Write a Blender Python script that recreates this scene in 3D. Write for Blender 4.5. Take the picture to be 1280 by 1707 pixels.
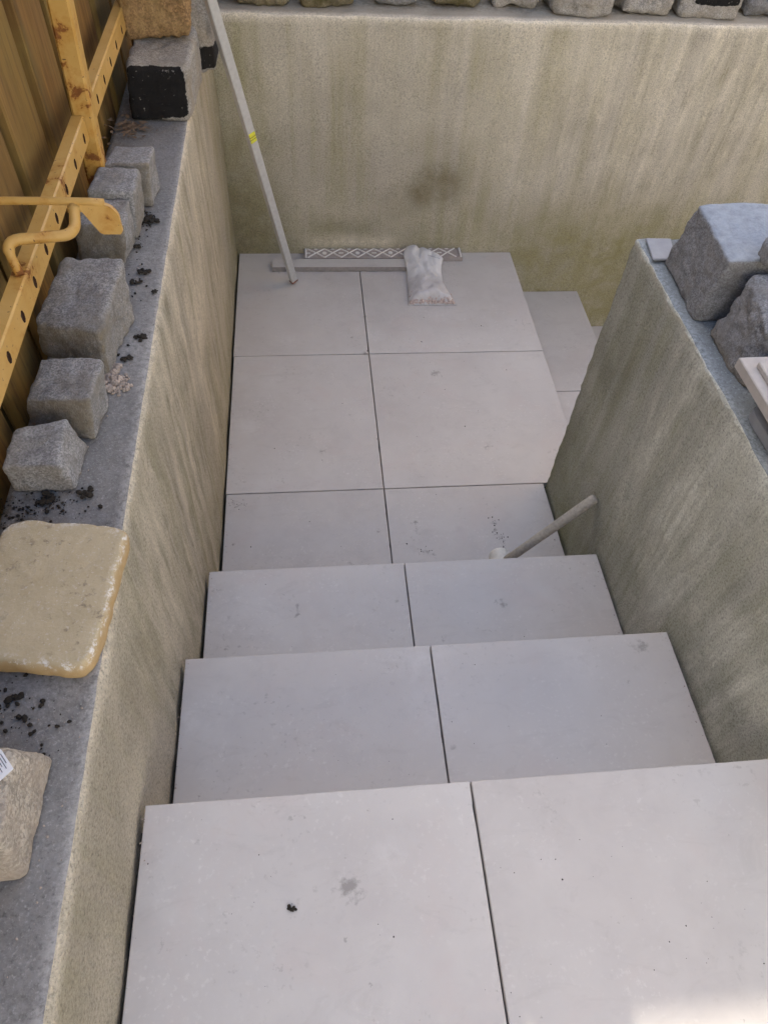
import bpy, bmesh, math, random
from mathutils import Vector, Matrix, noise

random.seed(7)
S = bpy.context.scene
for o in list(bpy.data.objects):
    bpy.data.objects.remove(o)
COL = S.collection

# ------------------------------------------------------------------ camera
cam_d = bpy.data.cameras.new('camera')
cam = bpy.data.objects.new('camera', cam_d)
COL.objects.link(cam)
S.camera = cam
fwd = Vector((0.09256532, 0.59882221, -0.79551469))
rgt = Vector((0.99494998, -0.0867675, 0.05045734))
upv = Vector((0.03880985, 0.79616792, 0.60382981))
m = Matrix.Identity(4)
for i in range(3):
    m[i][0], m[i][1], m[i][2] = rgt[i], upv[i], -fwd[i]
    m[i][3] = (-0.19700855, -1.91252719, 1.62939212)[i]
cam.matrix_world = m
cam_d.sensor_fit = 'VERTICAL'
cam_d.sensor_height = 24.0
cam_d.lens = 24.0 * 1186.48 / 1707.0
cam_d.clip_start = 0.02
cam_d.clip_end = 2000.0

# ------------------------------------------------------------------ sky, sun, exposure
SUN_EL = math.radians(38)
SUN_AZ = math.radians(-27)        # from +Y and a little left, over the house beyond the back wall
w = bpy.data.worlds.new('World')
S.world = w
w.use_nodes = True
wn = w.node_tree.nodes
wl = w.node_tree.links
wn.clear()
wo = wn.new('ShaderNodeOutputWorld')
wb = wn.new('ShaderNodeBackground')
ws = wn.new('ShaderNodeTexSky')
ws.sky_type = 'NISHITA'
ws.sun_disc = False
ws.sun_elevation = SUN_EL
ws.sun_rotation = SUN_AZ
ws.air_density = 1.0
ws.dust_density = 3.0
ws.ozone_density = 1.8
wb.inputs['Strength'].default_value = 0.13
wl.new(ws.outputs[0], wb.inputs[0])
wl.new(wb.outputs[0], wo.inputs[0])

sd = bpy.data.lights.new('sun', 'SUN')
sd.energy = 5.0
sd.angle = math.radians(0.5)
sd.color = (1.0, 0.91, 0.77)
sun = bpy.data.objects.new('sun', sd)
COL.objects.link(sun)
sdir = Vector((math.sin(SUN_AZ) * math.cos(SUN_EL), math.cos(SUN_AZ) * math.cos(SUN_EL), math.sin(SUN_EL)))
sun.rotation_euler = sdir.to_track_quat('Z', 'Y').to_euler()
sun.location = (0, 6, 9)

S.view_settings.view_transform = 'Standard'
S.view_settings.look = 'None'
S.view_settings.gamma = 1.0
S.view_settings.exposure = 1.62
S.render.engine = 'CYCLES'
S.cycles.max_bounces = 8
S.cycles.diffuse_bounces = 5
S.cycles.transparent_max_bounces = 12

# ------------------------------------------------------------------ measures (metres, z = 0 on the landing)
XL = -0.468        # left wall face
YB = 0.607         # back wall face
ZT = 0.8086        # wall tops
ZR = 0.812
XW = 0.489         # right wall face at its far end
YW = -0.603
H = 0.1883         # riser
D = 0.3142         # going
Y1 = -0.9837       # nose of the lowest upper step
KR = -0.0129       # the right wall runs slightly out of square

# ------------------------------------------------------------------ helpers
def tag(o, label=None, cat=None, group=None, kind=None):
    if label: o['label'] = label
    if cat: o['category'] = cat
    if group: o['group'] = group
    if kind: o['kind'] = kind
    return o

def empty(name, loc=(0, 0, 0)):
    o = bpy.data.objects.new(name, None)
    o.empty_display_size = 0.05
    o.location = loc
    COL.objects.link(o)
    return o

def link(name, me, mats, parent=None, smooth=False):
    if not isinstance(mats, (list, tuple)):
        mats = [mats]
    for mt in mats:
        me.materials.append(mt)
    if smooth:
        me.polygons.foreach_set('use_smooth', [True] * len(me.polygons))
    o = bpy.data.objects.new(name, me)
    COL.objects.link(o)
    if parent:
        o.parent = parent
        o.matrix_parent_inverse = Matrix.Translation(-Vector(parent.location))
    return o

def mesh(name, V, F):
    me = bpy.data.meshes.new(name)
    me.from_pydata([tuple(v) for v in V], [], F)
    me.update()
    return me

def bm_obj(name, bm, mats, parent=None, smooth=False):
    me = bpy.data.meshes.new(name)
    bm.normal_update()
    bm.to_mesh(me)
    bm.free()
    return link(name, me, mats, parent, smooth)

def add_box(bm, a, b, bev=0.0, seg=1):
    a, b = Vector(a), Vector(b)
    r = bmesh.ops.create_cube(bm, size=1.0)
    vs = r['verts']
    bmesh.ops.scale(bm, vec=b - a, verts=vs)
    bmesh.ops.translate(bm, vec=(a + b) / 2, verts=vs)
    if bev > 0:
        es = list({e for v in vs for e in v.link_edges})
        bmesh.ops.bevel(bm, geom=es, offset=bev, segments=seg, affect='EDGES', profile=0.5)
    return vs

def box(name, a, b, mat, parent=None, bev=0.0, seg=1):
    bm = bmesh.new()
    add_box(bm, a, b, bev, seg)
    return bm_obj(name, bm, mat, parent)

def quad_slab(name, pts, z0, z1, mat, parent=None, bev=0.0015):
    """a slab with a free plan outline (list of x, y, anticlockwise)"""
    bm = bmesh.new()
    lo = [bm.verts.new((x, y, z0)) for x, y in pts]
    hi = [bm.verts.new((x, y, z1)) for x, y in pts]
    n = len(pts)
    bm.faces.new(hi)
    bm.faces.new(lo[::-1])
    for i in range(n):
        j = (i + 1) % n
        bm.faces.new((lo[i], lo[j], hi[j], hi[i]))
    if bev:
        bmesh.ops.bevel(bm, geom=bm.edges[:], offset=bev, segments=1, affect='EDGES')
    return bm_obj(name, bm, mat, parent)

def tube(bm, pts, rad, seg=12, cap=True):
    """round bar through points; rad one number or a list"""
    pts = [Vector(p) for p in pts]
    n = len(pts)
    if not isinstance(rad, (list, tuple)):
        rad = [rad] * n
    rings = []
    prev = None
    for i, p in enumerate(pts):
        if i == 0: t = pts[1] - pts[0]
        elif i == n - 1: t = pts[-1] - pts[-2]
        else: t = (pts[i + 1] - pts[i]).normalized() + (pts[i] - pts[i - 1]).normalized()
        t.normalize()
        if prev is None:
            a = Vector((0, 0, 1)) if abs(t.z) < 0.9 else Vector((1, 0, 0))
            u = t.cross(a).normalized()
        else:
            u = (prev - t * prev.dot(t)).normalized()
        prev = u
        v = t.cross(u)
        rings.append([bm.verts.new(p + (u * math.cos(2 * math.pi * k / seg) + v * math.sin(2 * math.pi * k / seg)) * rad[i]) for k in range(seg)])
    for a, b in zip(rings, rings[1:]):
        for k in range(seg):
            j = (k + 1) % seg
            bm.faces.new((a[k], a[j], b[j], b[k]))
    if cap:
        bm.faces.new(rings[0][::-1])
        bm.faces.new(rings[-1])

def bez(p0, p1, p2, n=6):
    p0, p1, p2 = Vector(p0), Vector(p1), Vector(p2)
    return [p0 * (1 - t) ** 2 + p1 * 2 * t * (1 - t) + p2 * t * t for t in [i / n for i in range(n + 1)]]

def fbm(p, s, o=4, seed=0.0):
    return noise.fractal(Vector((p[0] * s + seed, p[1] * s - seed * .7, p[2] * s + seed * 1.3)), 1.0, 2.0, o)

def set_attr(me, name, vals):
    a = me.attributes.new(name, 'FLOAT', 'POINT')
    a.data.foreach_set('value', vals)

def sstep(a, b, x):
    t = max(0.0, min(1.0, (x - a) / (b - a)))
    return t * t * (3 - 2 * t)

# ------------------------------------------------------------------ materials
class NT:
    def __init__(s, name):
        s.m = bpy.data.materials.new(name)
        s.m.use_nodes = True
        s.t = s.m.node_tree
        s.n = s.t.nodes
        s.b = s.n['Principled BSDF']
        s.out = s.n['Material Output']
        s.tc = s.n.new('ShaderNodeTexCoord')
        s.oi = s.n.new('ShaderNodeObjectInfo')
    def L(s, a, b): s.t.links.new(a, b)
    def set(s, sock, v):
        if hasattr(v, 'is_output') or isinstance(v, bpy.types.NodeSocket): s.L(v, sock)
        else: sock.default_value = v
    def coord(s, scale=(1, 1, 1), rnd=0.0, src='Object'):
        mp = s.n.new('ShaderNodeMapping')
        mp.inputs['Scale'].default_value = scale
        c = s.tc.outputs[src]
        if rnd:
            mul = s.n.new('ShaderNodeVectorMath'); mul.operation = 'SCALE'
            cv = s.n.new('ShaderNodeCombineXYZ')
            s.L(s.oi.outputs['Random'], cv.inputs[0])
            k = s.math('MULTIPLY', s.oi.outputs['Random'], 7.31); s.L(k, cv.inputs[1])
            k2 = s.math('MULTIPLY', s.oi.outputs['Random'], 3.77); s.L(k2, cv.inputs[2])
            s.L(cv.outputs[0], mul.inputs[0]); mul.inputs['Scale'].default_value = rnd
            ad = s.n.new('ShaderNodeVectorMath'); ad.operation = 'ADD'
            s.L(c, ad.inputs[0]); s.L(mul.outputs[0], ad.inputs[1])
            c = ad.outputs[0]
        s.L(c, mp.inputs[0])
        return mp.outputs[0]
    def noise(s, vec, scale, det=4, rough=.55, dist=0.0, lac=2.0):
        n = s.n.new('ShaderNodeTexNoise')
        n.inputs['Scale'].default_value = scale
        n.inputs['Detail'].default_value = det
        n.inputs['Roughness'].default_value = rough
        n.inputs['Distortion'].default_value = dist
        s.L(vec, n.inputs['Vector'])
        return n.outputs[0]
    def voro(s, vec, scale, feat='F1', out='Distance', rnd=1.0):
        n = s.n.new('ShaderNodeTexVoronoi')
        n.feature = feat
        n.inputs['Scale'].default_value = scale
        n.inputs['Randomness'].default_value = rnd
        s.L(vec, n.inputs['Vector'])
        return n.outputs[out]
    def ramp(s, fac, stops):
        n = s.n.new('ShaderNodeValToRGB')
        e = n.color_ramp.elements
        while len(e) < len(stops): e.new(0.5)
        for el, (p, c) in zip(e, stops):
            el.position = p
            el.color = (c, c, c, 1) if not isinstance(c, tuple) else (*c, 1)
        s.L(fac, n.inputs[0])
        return n.outputs[0]
    def math(s, op, a, b=0.0, clamp=False):
        n = s.n.new('ShaderNodeMath'); n.operation = op; n.use_clamp = clamp
        s.set(n.inputs[0], a); s.set(n.inputs[1], b)
        return n.outputs[0]
    def mix(s, fac, a, b, mode='MIX'):
        n = s.n.new('ShaderNodeMix'); n.data_type = 'RGBA'; n.blend_type = mode
        s.set(n.inputs[0], fac)
        s.set(n.inputs[6], (*a, 1) if isinstance(a, tuple) else a)
        s.set(n.inputs[7], (*b, 1) if isinstance(b, tuple) else b)
        return n.outputs[2]
    def attr(s, name):
        n = s.n.new('ShaderNodeAttribute'); n.attribute_name = name
        return n.outputs['Fac']
    def xyz(s, vec):
        n = s.n.new('ShaderNodeSeparateXYZ'); s.L(vec, n.inputs[0])
        return n.outputs
    def bump(s, h, strength=.5, dist=.002, prev=None):
        n = s.n.new('ShaderNodeBump')
        n.inputs['Strength'].default_value = strength
        n.inputs['Distance'].default_value = dist
        s.L(h, n.inputs['Height'])
        if prev: s.L(prev, n.inputs['Normal'])
        return n.outputs[0]
    def done(s, col=None, rough=.7, norm=None, metal=0.0, spec=None):
        if col is not None: s.set(s.b.inputs['Base Color'], (*col, 1) if isinstance(col, tuple) else col)
        s.set(s.b.inputs['Roughness'], rough)
        s.b.inputs['Metallic'].default_value = metal
        if spec is not None: s.b.inputs['Specular IOR Level'].default_value = spec
        if norm: s.L(norm, s.b.inputs['Normal'])
        return s.m

def plain(name, col, rough=.6, metal=0.0, var=.12, sc=30):
    t = NT(name)
    v = t.coord()
    n = t.noise(v, sc, 5)
    f = t.ramp(n, [(.3, 1 - var), (.7, 1 + var)])
    c = t.mix(1.0, col, f, 'MULTIPLY')
    return t.done(c, rough, t.bump(n, .25, .001), metal)

def mk_tile(name='porcelain_tile'):
    t = NT(name)
    v = t.coord(rnd=9.0)
    wv = t.coord()
    base = (0.545, 0.505, 0.48)
    big = t.noise(v, 3.2, 5, .6)
    mid = t.noise(v, 16, 5, .62, .4)
    c = t.mix(t.ramp(big, [(.32, 0.0), (.68, 1.0)]), (0.475, 0.445, 0.425), (0.575, 0.552, 0.53))
    c = t.mix(t.ramp(mid, [(.35, .0), (.7, .55)]), c, (0.60, 0.575, 0.55))
    c = t.mix(t.ramp(t.noise(v, 6.5, 5, .65, .5), [(.52, 0.0), (.68, .5)]), c, (0.555, 0.49, 0.465))
    # pale and dark flecks of the printed stone pattern
    fl = t.noise(v, 130, 3, .6)
    cl = t.ramp(t.noise(v, 9, 4, .6), [(.45, 0.0), (.62, 1.0)])
    c = t.mix(t.math('MULTIPLY', t.ramp(fl, [(.57, 0.0), (.68, .45)]), cl), c, (0.72, 0.70, 0.67))
    fd = t.noise(v, 95, 4, .65)
    cd = t.ramp(t.noise(v, 7.3, 4, .6), [(.5, 0.0), (.66, 1.0)])
    c = t.mix(t.math('MULTIPLY', t.ramp(fd, [(.585, 0.0), (.67, .65)]), cd), c, (0.30, 0.28, 0.26))
    # dusty veil left by the work
    du = t.noise(wv, 5.5, 6, .62, .6)
    c = t.mix(t.ramp(du, [(.5, 0.0), (.72, .28)]), c, (0.60, 0.57, 0.53))
    # smudges and boot scuffs: at their places on the treads
    sm = t.attr('smudge')
    ed = t.noise(wv, 75, 5, .7)
    k = t.math('ADD', sm, t.math('MULTIPLY', t.math('SUBTRACT', ed, .5), 2.4))
    k = t.math('MULTIPLY', t.ramp(k, [(.45, 0.0), (.9, .8)]), t.ramp(sm, [(.05, 0.0), (.5, 1.0)]))
    c = t.mix(k, c, (0.20, 0.185, 0.17))
    pl = t.attr('dust')
    k2 = t.math('MULTIPLY', pl, t.ramp(t.noise(wv, 60, 5, .7), [(.3, .0), (.75, .75)]))
    c = t.mix(k2, c, (0.70, 0.68, 0.66))
    # dusty scuffs and cloudy tone shifts across the work
    sc1 = t.noise(t.coord(scale=(1, 2.2, 1)), 11, 7, .72, 1.2)
    c = t.mix(t.ramp(sc1, [(.54, 0.0), (.68, .30)]), c, (0.40, 0.375, 0.355))
    c = t.mix(t.ramp(t.noise(wv, 2.1, 4, .6), [(.35, .0), (.65, .35)]), c, (0.50, 0.465, 0.44))
    pt = t.noise(wv, 48, 4, .7)
    c = t.mix(t.ramp(pt, [(.69, 0.0), (.73, .55)]), c, (0.26, 0.24, 0.22))
    # every tile a slightly different batch
    tv = t.math('MULTIPLY_ADD', t.oi.outputs['Random'], .08)
    t.n[-1].inputs[2].default_value = .96
    c = t.mix(1.0, c, tv, 'MULTIPLY')
    r = t.ramp(mid, [(.3, .42), (.7, .58)])
    nb = t.bump(t.noise(v, 220, 3, .6), .12, .0006)
    return t.done(c, r, nb, spec=.4)

def mk_plaster(name, base, green, dark, streak=1.0):
    """rough sprayed render with algae streaks that run down it"""
    t = NT(name)
    v = t.coord()
    big = t.noise(v, 2.6, 6, .6)
    c = t.mix(t.ramp(big, [(.35, 0.0), (.62, 1.0)]), base, tuple(x * .74 for x in base))
    sv = t.coord(scale=(1, 1, .045))
    s1 = t.noise(sv, 16, 6, .62, .15)
    sv2 = t.coord(scale=(1, 1, .09))
    s2 = t.noise(sv2, 30, 7, .68, .5)
    brk = t.ramp(t.noise(v, 7, 6, .65, .4), [(.38, .1), (.6, 1.0)])
    runs = t.math('MULTIPLY', t.attr('runs'), brk)
    br = t.noise(v, 5, 5, .6)
    alg = t.attr('algae')
    k = t.math('MULTIPLY', t.ramp(s1, [(.42, 0.0), (.66, 1.0)]), t.ramp(br, [(.3, .25), (.6, 1.0)]))
    k = t.math('MULTIPLY', k, .95 * streak)
    c = t.mix(k, c, green)
    k = t.math('MULTIPLY', t.ramp(s2, [(.48, 0.0), (.64, .95)]), runs)
    c = t.mix(k, c, dark)
    k = t.math('MULTIPLY', t.ramp(s2, [(.32, .8), (.46, 0.0)]), runs)
    c = t.mix(k, c, tuple(min(1, x * 1.32) for x in base))
    k = t.math('MULTIPLY', alg, t.ramp(t.noise(v, 11, 6, .66, .3), [(.3, .35), (.65, 1.0)]))
    c = t.mix(k, c, green)
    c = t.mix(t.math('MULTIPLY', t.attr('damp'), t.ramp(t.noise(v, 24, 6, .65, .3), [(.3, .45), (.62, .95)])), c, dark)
    c = t.mix(t.math('MULTIPLY', t.attr('pale'), t.ramp(t.noise(v, 40, 6, .66), [(.3, .3), (.65, 1.0)])), c, tuple(min(1, x * 1.28) for x in base))
    # pale washed-out runs
    wr = t.noise(t.coord(scale=(1, 1, .15)), 15, 8, .72, .7)
    wb_ = t.ramp(t.noise(v, 6, 5, .65), [(.36, .15), (.58, 1.0)])
    k = t.math('MULTIPLY', t.attr('wash'), t.math('MULTIPLY', t.ramp(wr, [(.44, 0.0), (.66, 1.0)]), wb_))
    c = t.mix(k, c, tuple(min(1, x * 1.42) for x in base))
    # hand-high scuffs and pitted spots
    sp = t.noise(v, 34, 6, .75, .2)
    c = t.mix(t.ramp(sp, [(.62, 0.0), (.72, .35)]), c, tuple(x * .5 for x in base))
    # sand grains
    g = t.noise(v, 250, 4, .7)
    g2 = t.noise(v, 90, 4, .6)
    gr = t.ramp(g, [(.32, .52), (.47, .98), (.68, 1.30)])
    c = t.mix(.85, c, gr, 'MULTIPLY')
    nb = t.bump(g2, .6, .006)
    nb = t.bump(g, .9, .006, nb)
    return t.done(c, .92, nb, spec=.2)

def mk_concrete(name, col, wear=.6):
    t = NT(name)
    v = t.coord()
    a = t.noise(v, 7, 7, .65, .3)
    c = t.mix(t.ramp(a, [(.3, 0.0), (.7, 1.0)]), tuple(x * .72 for x in col), tuple(min(1, x * 1.12) for x in col))
    g = t.noise(v, 260, 4, .7)
    c = t.mix(t.ramp(g, [(.55, 0.0), (.68, wear)]), c, tuple(min(1, x * 1.9) for x in col))
    d = t.noise(v, 160, 4, .7)
    c = t.mix(t.ramp(d, [(.56, 0.0), (.68, wear)]), c, tuple(x * .45 for x in col))
    di = t.attr('dirt')
    k = t.math('MULTIPLY', di, t.ramp(t.noise(v, 45, 6, .72), [(.42, 0.0), (.58, 1.0)]))
    c = t.mix(k, c, (0.085, 0.07, 0.05))
    c = t.mix(t.math('MULTIPLY', t.attr('pale'), t.ramp(t.noise(v, 140, 4, .7), [(.35, 0.0), (.6, .9)])), c, tuple(min(1, x * 1.75) for x in col))
    nb = t.bump(a, .3, .004)
    nb = t.bump(g, .6, .002, nb)
    return t.done(c, .9, nb, spec=.2)

def mk_granite(name, col, second, warm=None, grain=420, moss=0.0):
    t = NT(name)
    v = t.coord(rnd=5.0)
    ce = t.voro(v, grain, 'F1', 'Color')
    cx = t.xyz(ce)[0]
    c = t.mix(t.ramp(cx, [(.15, 0.0), (.85, 1.0)]), tuple(x * .72 for x in col), tuple(min(1, x * 1.25) for x in col))
    n = t.noise(v, grain * .85, 4, .75)
    c = t.mix(t.ramp(n, [(.56, 0.0), (.68, .75)]), c, second)
    c = t.mix(t.ramp(n, [(.30, .6), (.42, 0.0)]), c, tuple(min(1, x * 1.6) for x in col))
    a = t.noise(v, 13, 6, .65, .4)
    if warm:
        c = t.mix(t.ramp(a, [(.45, 0.0), (.68, .8)]), c, warm)
    if moss:
        c = t.mix(t.ramp(t.noise(v, 17, 6, .7), [(.45, 0.0), (.6, moss)]), c, (0.085, 0.072, 0.022))
    c = t.mix(t.math('MULTIPLY', t.attr('warm'), t.ramp(t.noise(v, 60, 5, .7), [(.3, .45), (.6, 1.0)])), c, (0.21, 0.175, 0.12))  # tan dirt on stone sides, with near-face shade put into the colour
    c = t.mix(t.math('MULTIPLY', t.attr('sky_tint'), t.ramp(t.noise(v, 200, 4, .7), [(.3, .75), (.6, 1.0)])), c, (0.33, 0.375, 0.44))  # blue skylight put into the colour of an upward face
    tar = t.attr('tar')
    k = t.math('ADD', tar, t.math('MULTIPLY', t.math('SUBTRACT', t.noise(v, 30, 6, .75), .5), 1.3))
    k = t.math('MULTIPLY', t.ramp(k, [(.45, 0.0), (.53, 1.0)]), t.ramp(tar, [(.05, 0.0), (.25, 1.0)]))
    pk = t.ramp(t.noise(v, 105, 3, .6), [(.66, 1.0), (.72, .3)])
    k = t.math('MULTIPLY', k, pk)
    c = t.mix(k, c, (0.012, 0.011, 0.011))
    b2 = t.noise(v, 42, 6, .72)
    c = t.mix(.8, c, t.ramp(b2, [(.28, .68), (.5, 1.0), (.72, 1.22)]), 'MULTIPLY')
    nb = t.bump(a, .35, .008)
    nb = t.bump(b2, .6, .008, nb)
    nb = t.bump(n, .8, .003, nb)
    return t.done(c, .85, nb, spec=.3)

def mk_wood(name):
    t = NT(name)
    v = t.coord(scale=(1, 1, .06), rnd=6.0)
    v2 = t.coord(rnd=6.0)
    g = t.noise(v, 45, 6, .65, .6)
    b = t.noise(v2, 5, 5, .6, .4)
    c = t.mix(t.ramp(g, [(.3, 0.0), (.7, 1.0)]), (0.11, 0.055, 0.016), (0.32, 0.18, 0.052))
    c = t.mix(t.ramp(b, [(.42, 0.0), (.62, .8)]), c, (0.235, 0.155, 0.045))
    gg = t.noise(v, 90, 5, .75)
    c = t.mix(t.ramp(gg, [(.52, 0.0), (.66, .8)]), c, (0.10, 0.055, 0.028))
    c = t.mix(t.math('MULTIPLY', t.oi.outputs['Random'], .22), c, (0.19, 0.155, 0.055))
    nb = t.bump(g, .35, .002)
    return t.done(c, .78, nb, spec=.3)

def mk_yellow(name):
    t = NT(name)
    v = t.coord()
    n = t.noise(v, 9, 6, .6, .4)
    c = t.mix(t.ramp(n, [(.35, 0.0), (.7, 1.0)]), (0.50, 0.295, 0.072), (0.58, 0.37, 0.125))
    r1 = t.noise(v, 32, 6, .68, .3)
    rust = t.math('ADD', r1, t.math('MULTIPLY', t.attr('rust'), .22))
    k = t.ramp(rust, [(.685, 0.0), (.735, 1.0)])
    halo = t.ramp(rust, [(.54, 0.0), (.70, .65)])
    c = t.mix(halo, c, (0.42, 0.20, 0.03))
    rc = t.mix(t.noise(v, 180, 4, .6), (0.10, 0.035, 0.012), (0.33, 0.13, 0.03))
    c = t.mix(k, c, rc)
    sp = t.noise(v, 150, 2, .5)
    c = t.mix(t.ramp(sp, [(.70, 0.0), (.73, .9)]), c, (0.07, 0.035, 0.02))
    nb = t.bump(rust, .3, .001)
    return t.done(c, t.ramp(k, [(0, .45), (1, .9)]), nb, spec=.4)

M = {}
M['tile'] = mk_tile()
M['tile_edge'] = plain('tile_body', (0.40, 0.375, 0.36), .6, var=.08, sc=60)
M['plaster_back'] = mk_plaster('plaster_back_wall', (0.67, 0.615, 0.51), (0.37, 0.335, 0.175), (0.25, 0.215, 0.13), .6)
M['plaster_left'] = mk_plaster('plaster_left_wall', (0.56, 0.50, 0.395), (0.33, 0.30, 0.175), (0.25, 0.22, 0.15), .7)
M['plaster_right'] = mk_plaster('plaster_right_wall', (0.50, 0.50, 0.45), (0.27, 0.275, 0.17), (0.20, 0.20, 0.155), .8)
M['ledge'] = mk_concrete('ledge_concrete', (0.225, 0.22, 0.215), .75)
M['ledge_back'] = mk_concrete('ledge_back_concrete', (0.42, 0.38, 0.31), .3)
M['ledge_right'] = mk_concrete('ledge_right_concrete', (0.20, 0.22, 0.23), .8)
M['gap_shade'] = plain('gap_shade_dark', (0.018, 0.017, 0.017), .75, sc=80)  # near-black core: shade of the gaps beside the tiles put into colour
M['granite_grey'] = mk_granite('granite_grey', (0.315, 0.312, 0.315), (0.12, 0.118, 0.118), (0.24, 0.22, 0.19))
M['granite_dark'] = mk_granite('granite_dark', (0.235, 0.24, 0.255), (0.07, 0.07, 0.075), (0.185, 0.175, 0.165))
M['granite_pale'] = mk_granite('granite_pale', (0.36, 0.34, 0.31), (0.16, 0.15, 0.135), (0.33, 0.29, 0.23))
M['granite_brown'] = mk_granite('granite_brown', (0.32, 0.20, 0.095), (0.15, 0.085, 0.035), (0.36, 0.25, 0.11), 260)
M['granite_pink'] = mk_granite('granite_pink', (0.43, 0.385, 0.325), (0.27, 0.24, 0.205), (0.42, 0.35, 0.285), 330)
M['granite_moss'] = mk_granite('granite_moss', (0.22, 0.19, 0.125), (0.10, 0.08, 0.045), (0.23, 0.18, 0.09), 300, .85)
M['wood'] = mk_wood('fence_wood')
M['wood_back'] = plain('fence_wood_gap_shade', (0.040, 0.038, 0.020), .85, sc=20, var=.3)  # greenish back boards, darkened to hold the shade of the board gaps
M['yellow'] = mk_yellow('yellow_paint_rusty')
M['hole'] = plain('rusty_inside', (0.05, 0.022, 0.012), .9)
M['alu'] = plain('aluminium', (0.60, 0.60, 0.59), .5, 0.4, .08, 90)
M['vial'] = plain('vial_yellow', (0.72, 0.70, 0.06), .25, var=.03)
M['vial_line'] = plain('vial_dark', (0.03, 0.03, 0.02), .4)
M['cap_red'] = plain('cap_red', (0.24, 0.10, 0.07), .6)
M['soil'] = plain('black_soil', (0.018, 0.014, 0.010), .95, sc=120, var=.4)
M['soil_brown'] = plain('brown_soil', (0.085, 0.065, 0.045), .95, sc=60, var=.35)
M['pebble'] = plain('pebble', (0.34, 0.285, 0.245), .8, sc=90, var=.3)
M['handle'] = plain('weathered_handle', (0.40, 0.375, 0.33), .75, sc=120, var=.2)
M['white_rubber'] = plain('white_rubber', (0.66, 0.64, 0.58), .6, sc=60, var=.12)
M['paper'] = plain('paper', (0.80, 0.81, 0.84), .7, var=.02)
M['ink'] = plain('ink', (0.12, 0.12, 0.16), .7, var=.02)
M['rib'] = plain('tile_back_rib', (0.80, 0.77, 0.74), .7, var=.1, sc=200)
M['tile_back'] = plain('tile_back_dusty', (0.36, 0.315, 0.29), .85, var=.15, sc=60)
M['saw'] = plain('sawn_tile_edge', (0.30, 0.27, 0.25), .8, var=.15, sc=80)
M['slate'] = plain('grey_offcut', (0.26, 0.275, 0.31), .6, var=.12, sc=40)
M['leaf'] = plain('dry_leaf', (0.20, 0.135, 0.085), .8, var=.4, sc=50)
M['grass'] = plain('garden_earth', (0.10, 0.10, 0.05), .95, sc=5, var=.4)
M['yard'] = plain('yard_paving', (0.50, 0.43, 0.36), .75, sc=9)
M['terrace'] = plain('terrace_paving', (0.17, 0.17, 0.172), .7, sc=12)
M['brick'] = plain('house_brick', (0.56, 0.46, 0.34), .9, sc=14, var=.25)
M['render'] = plain('house_render', (0.76, 0.73, 0.68), .9, sc=8, var=.06)
M['cream'] = plain('cream_render', (0.84, 0.64, 0.41), .9, sc=8, var=.06)
M['roof'] = plain('roof_tile', (0.16, 0.09, 0.07), .8, sc=10, var=.25)
M['frame'] = plain('white_frame', (0.75, 0.75, 0.73), .5, var=.03)
M['glass'] = plain('window_glass', (0.04, 0.05, 0.06), .08, var=.02)
M['door'] = plain('door_green', (0.05, 0.09, 0.07), .5)

def mk_paver():
    t = NT('beige_paver')
    v = t.coord()
    n = t.noise(v, 18, 6, .6, .3)
    top = t.mix(t.ramp(n, [(.3, 0.0), (.7, 1.0)]), (0.43, 0.355, 0.225), (0.52, 0.44, 0.295))
    d = t.noise(v, 85, 5, .72)
    dm = t.ramp(t.noise(v, 14, 4, .6), [(.4, .15), (.65, 1.0)])
    top = t.mix(t.math('MULTIPLY', t.ramp(d, [(.58, 0.0), (.66, .75)]), dm), top, (0.17, 0.135, 0.10))
    top = t.mix(t.math('MULTIPLY', t.ramp(t.noise(v, 260, 3, .6), [(.6, 0.0), (.68, .6)]), .8), top, (0.62, 0.58, 0.50))
    side = t.mix(n, (0.37, 0.235, 0.095), (0.48, 0.345, 0.17))
    c = t.mix(t.math('ADD', t.attr('side'), t.math('MULTIPLY', t.math('SUBTRACT', t.noise(v, 60, 5, .7), .5), .35), True), top, side)
    k = t.math('MULTIPLY', t.attr('worn'), t.ramp(t.noise(v, 110, 5, .75), [(.5, 0.0), (.6, 1.0)]))
    c = t.mix(k, c, (0.74, 0.72, 0.68))
    nb = t.bump(d, .6, .002)
    nb = t.bump(n, .3, .003, nb)
    return t.done(c, .85, nb)
M['paver'] = mk_paver()

def mk_bag():
    t = NT('frosted_plastic')
    v = t.coord()
    n = t.noise(v, 14, 4, .6, .6)
    t.n.remove(t.b)
    di = t.n.new('ShaderNodeBsdfDiffuse'); di.inputs[0].default_value = (.95, .94, .94, 1)
    tl = t.n.new('ShaderNodeBsdfTranslucent'); tl.inputs[0].default_value = (.90, .88, .88, 1)
    tr = t.n.new('ShaderNodeBsdfTransparent')
    gl = t.n.new('ShaderNodeBsdfGlossy'); gl.inputs['Roughness'].default_value = .28
    m1 = t.n.new('ShaderNodeMixShader'); m1.inputs[0].default_value = .2
    t.L(di.outputs[0], m1.inputs[1]); t.L(tl.outputs[0], m1.inputs[2])
    m2 = t.n.new('ShaderNodeMixShader')
    t.L(t.ramp(n, [(.3, .24), (.7, .46)]), m2.inputs[0])
    t.L(m1.outputs[0], m2.inputs[1]); t.L(tr.outputs[0], m2.inputs[2])
    m3 = t.n.new('ShaderNodeMixShader'); m3.inputs[0].default_value = .07
    t.L(m2.outputs[0], m3.inputs[1]); t.L(gl.outputs[0], m3.inputs[2])
    nb = t.bump(t.noise(v, 60, 4, .6), .3, .002)
    for q in (di, gl): t.L(nb, q.inputs['Normal'])
    t.L(m3.outputs[0], t.out.inputs[0])
    return t.m
M['bag'] = mk_bag()
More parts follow.
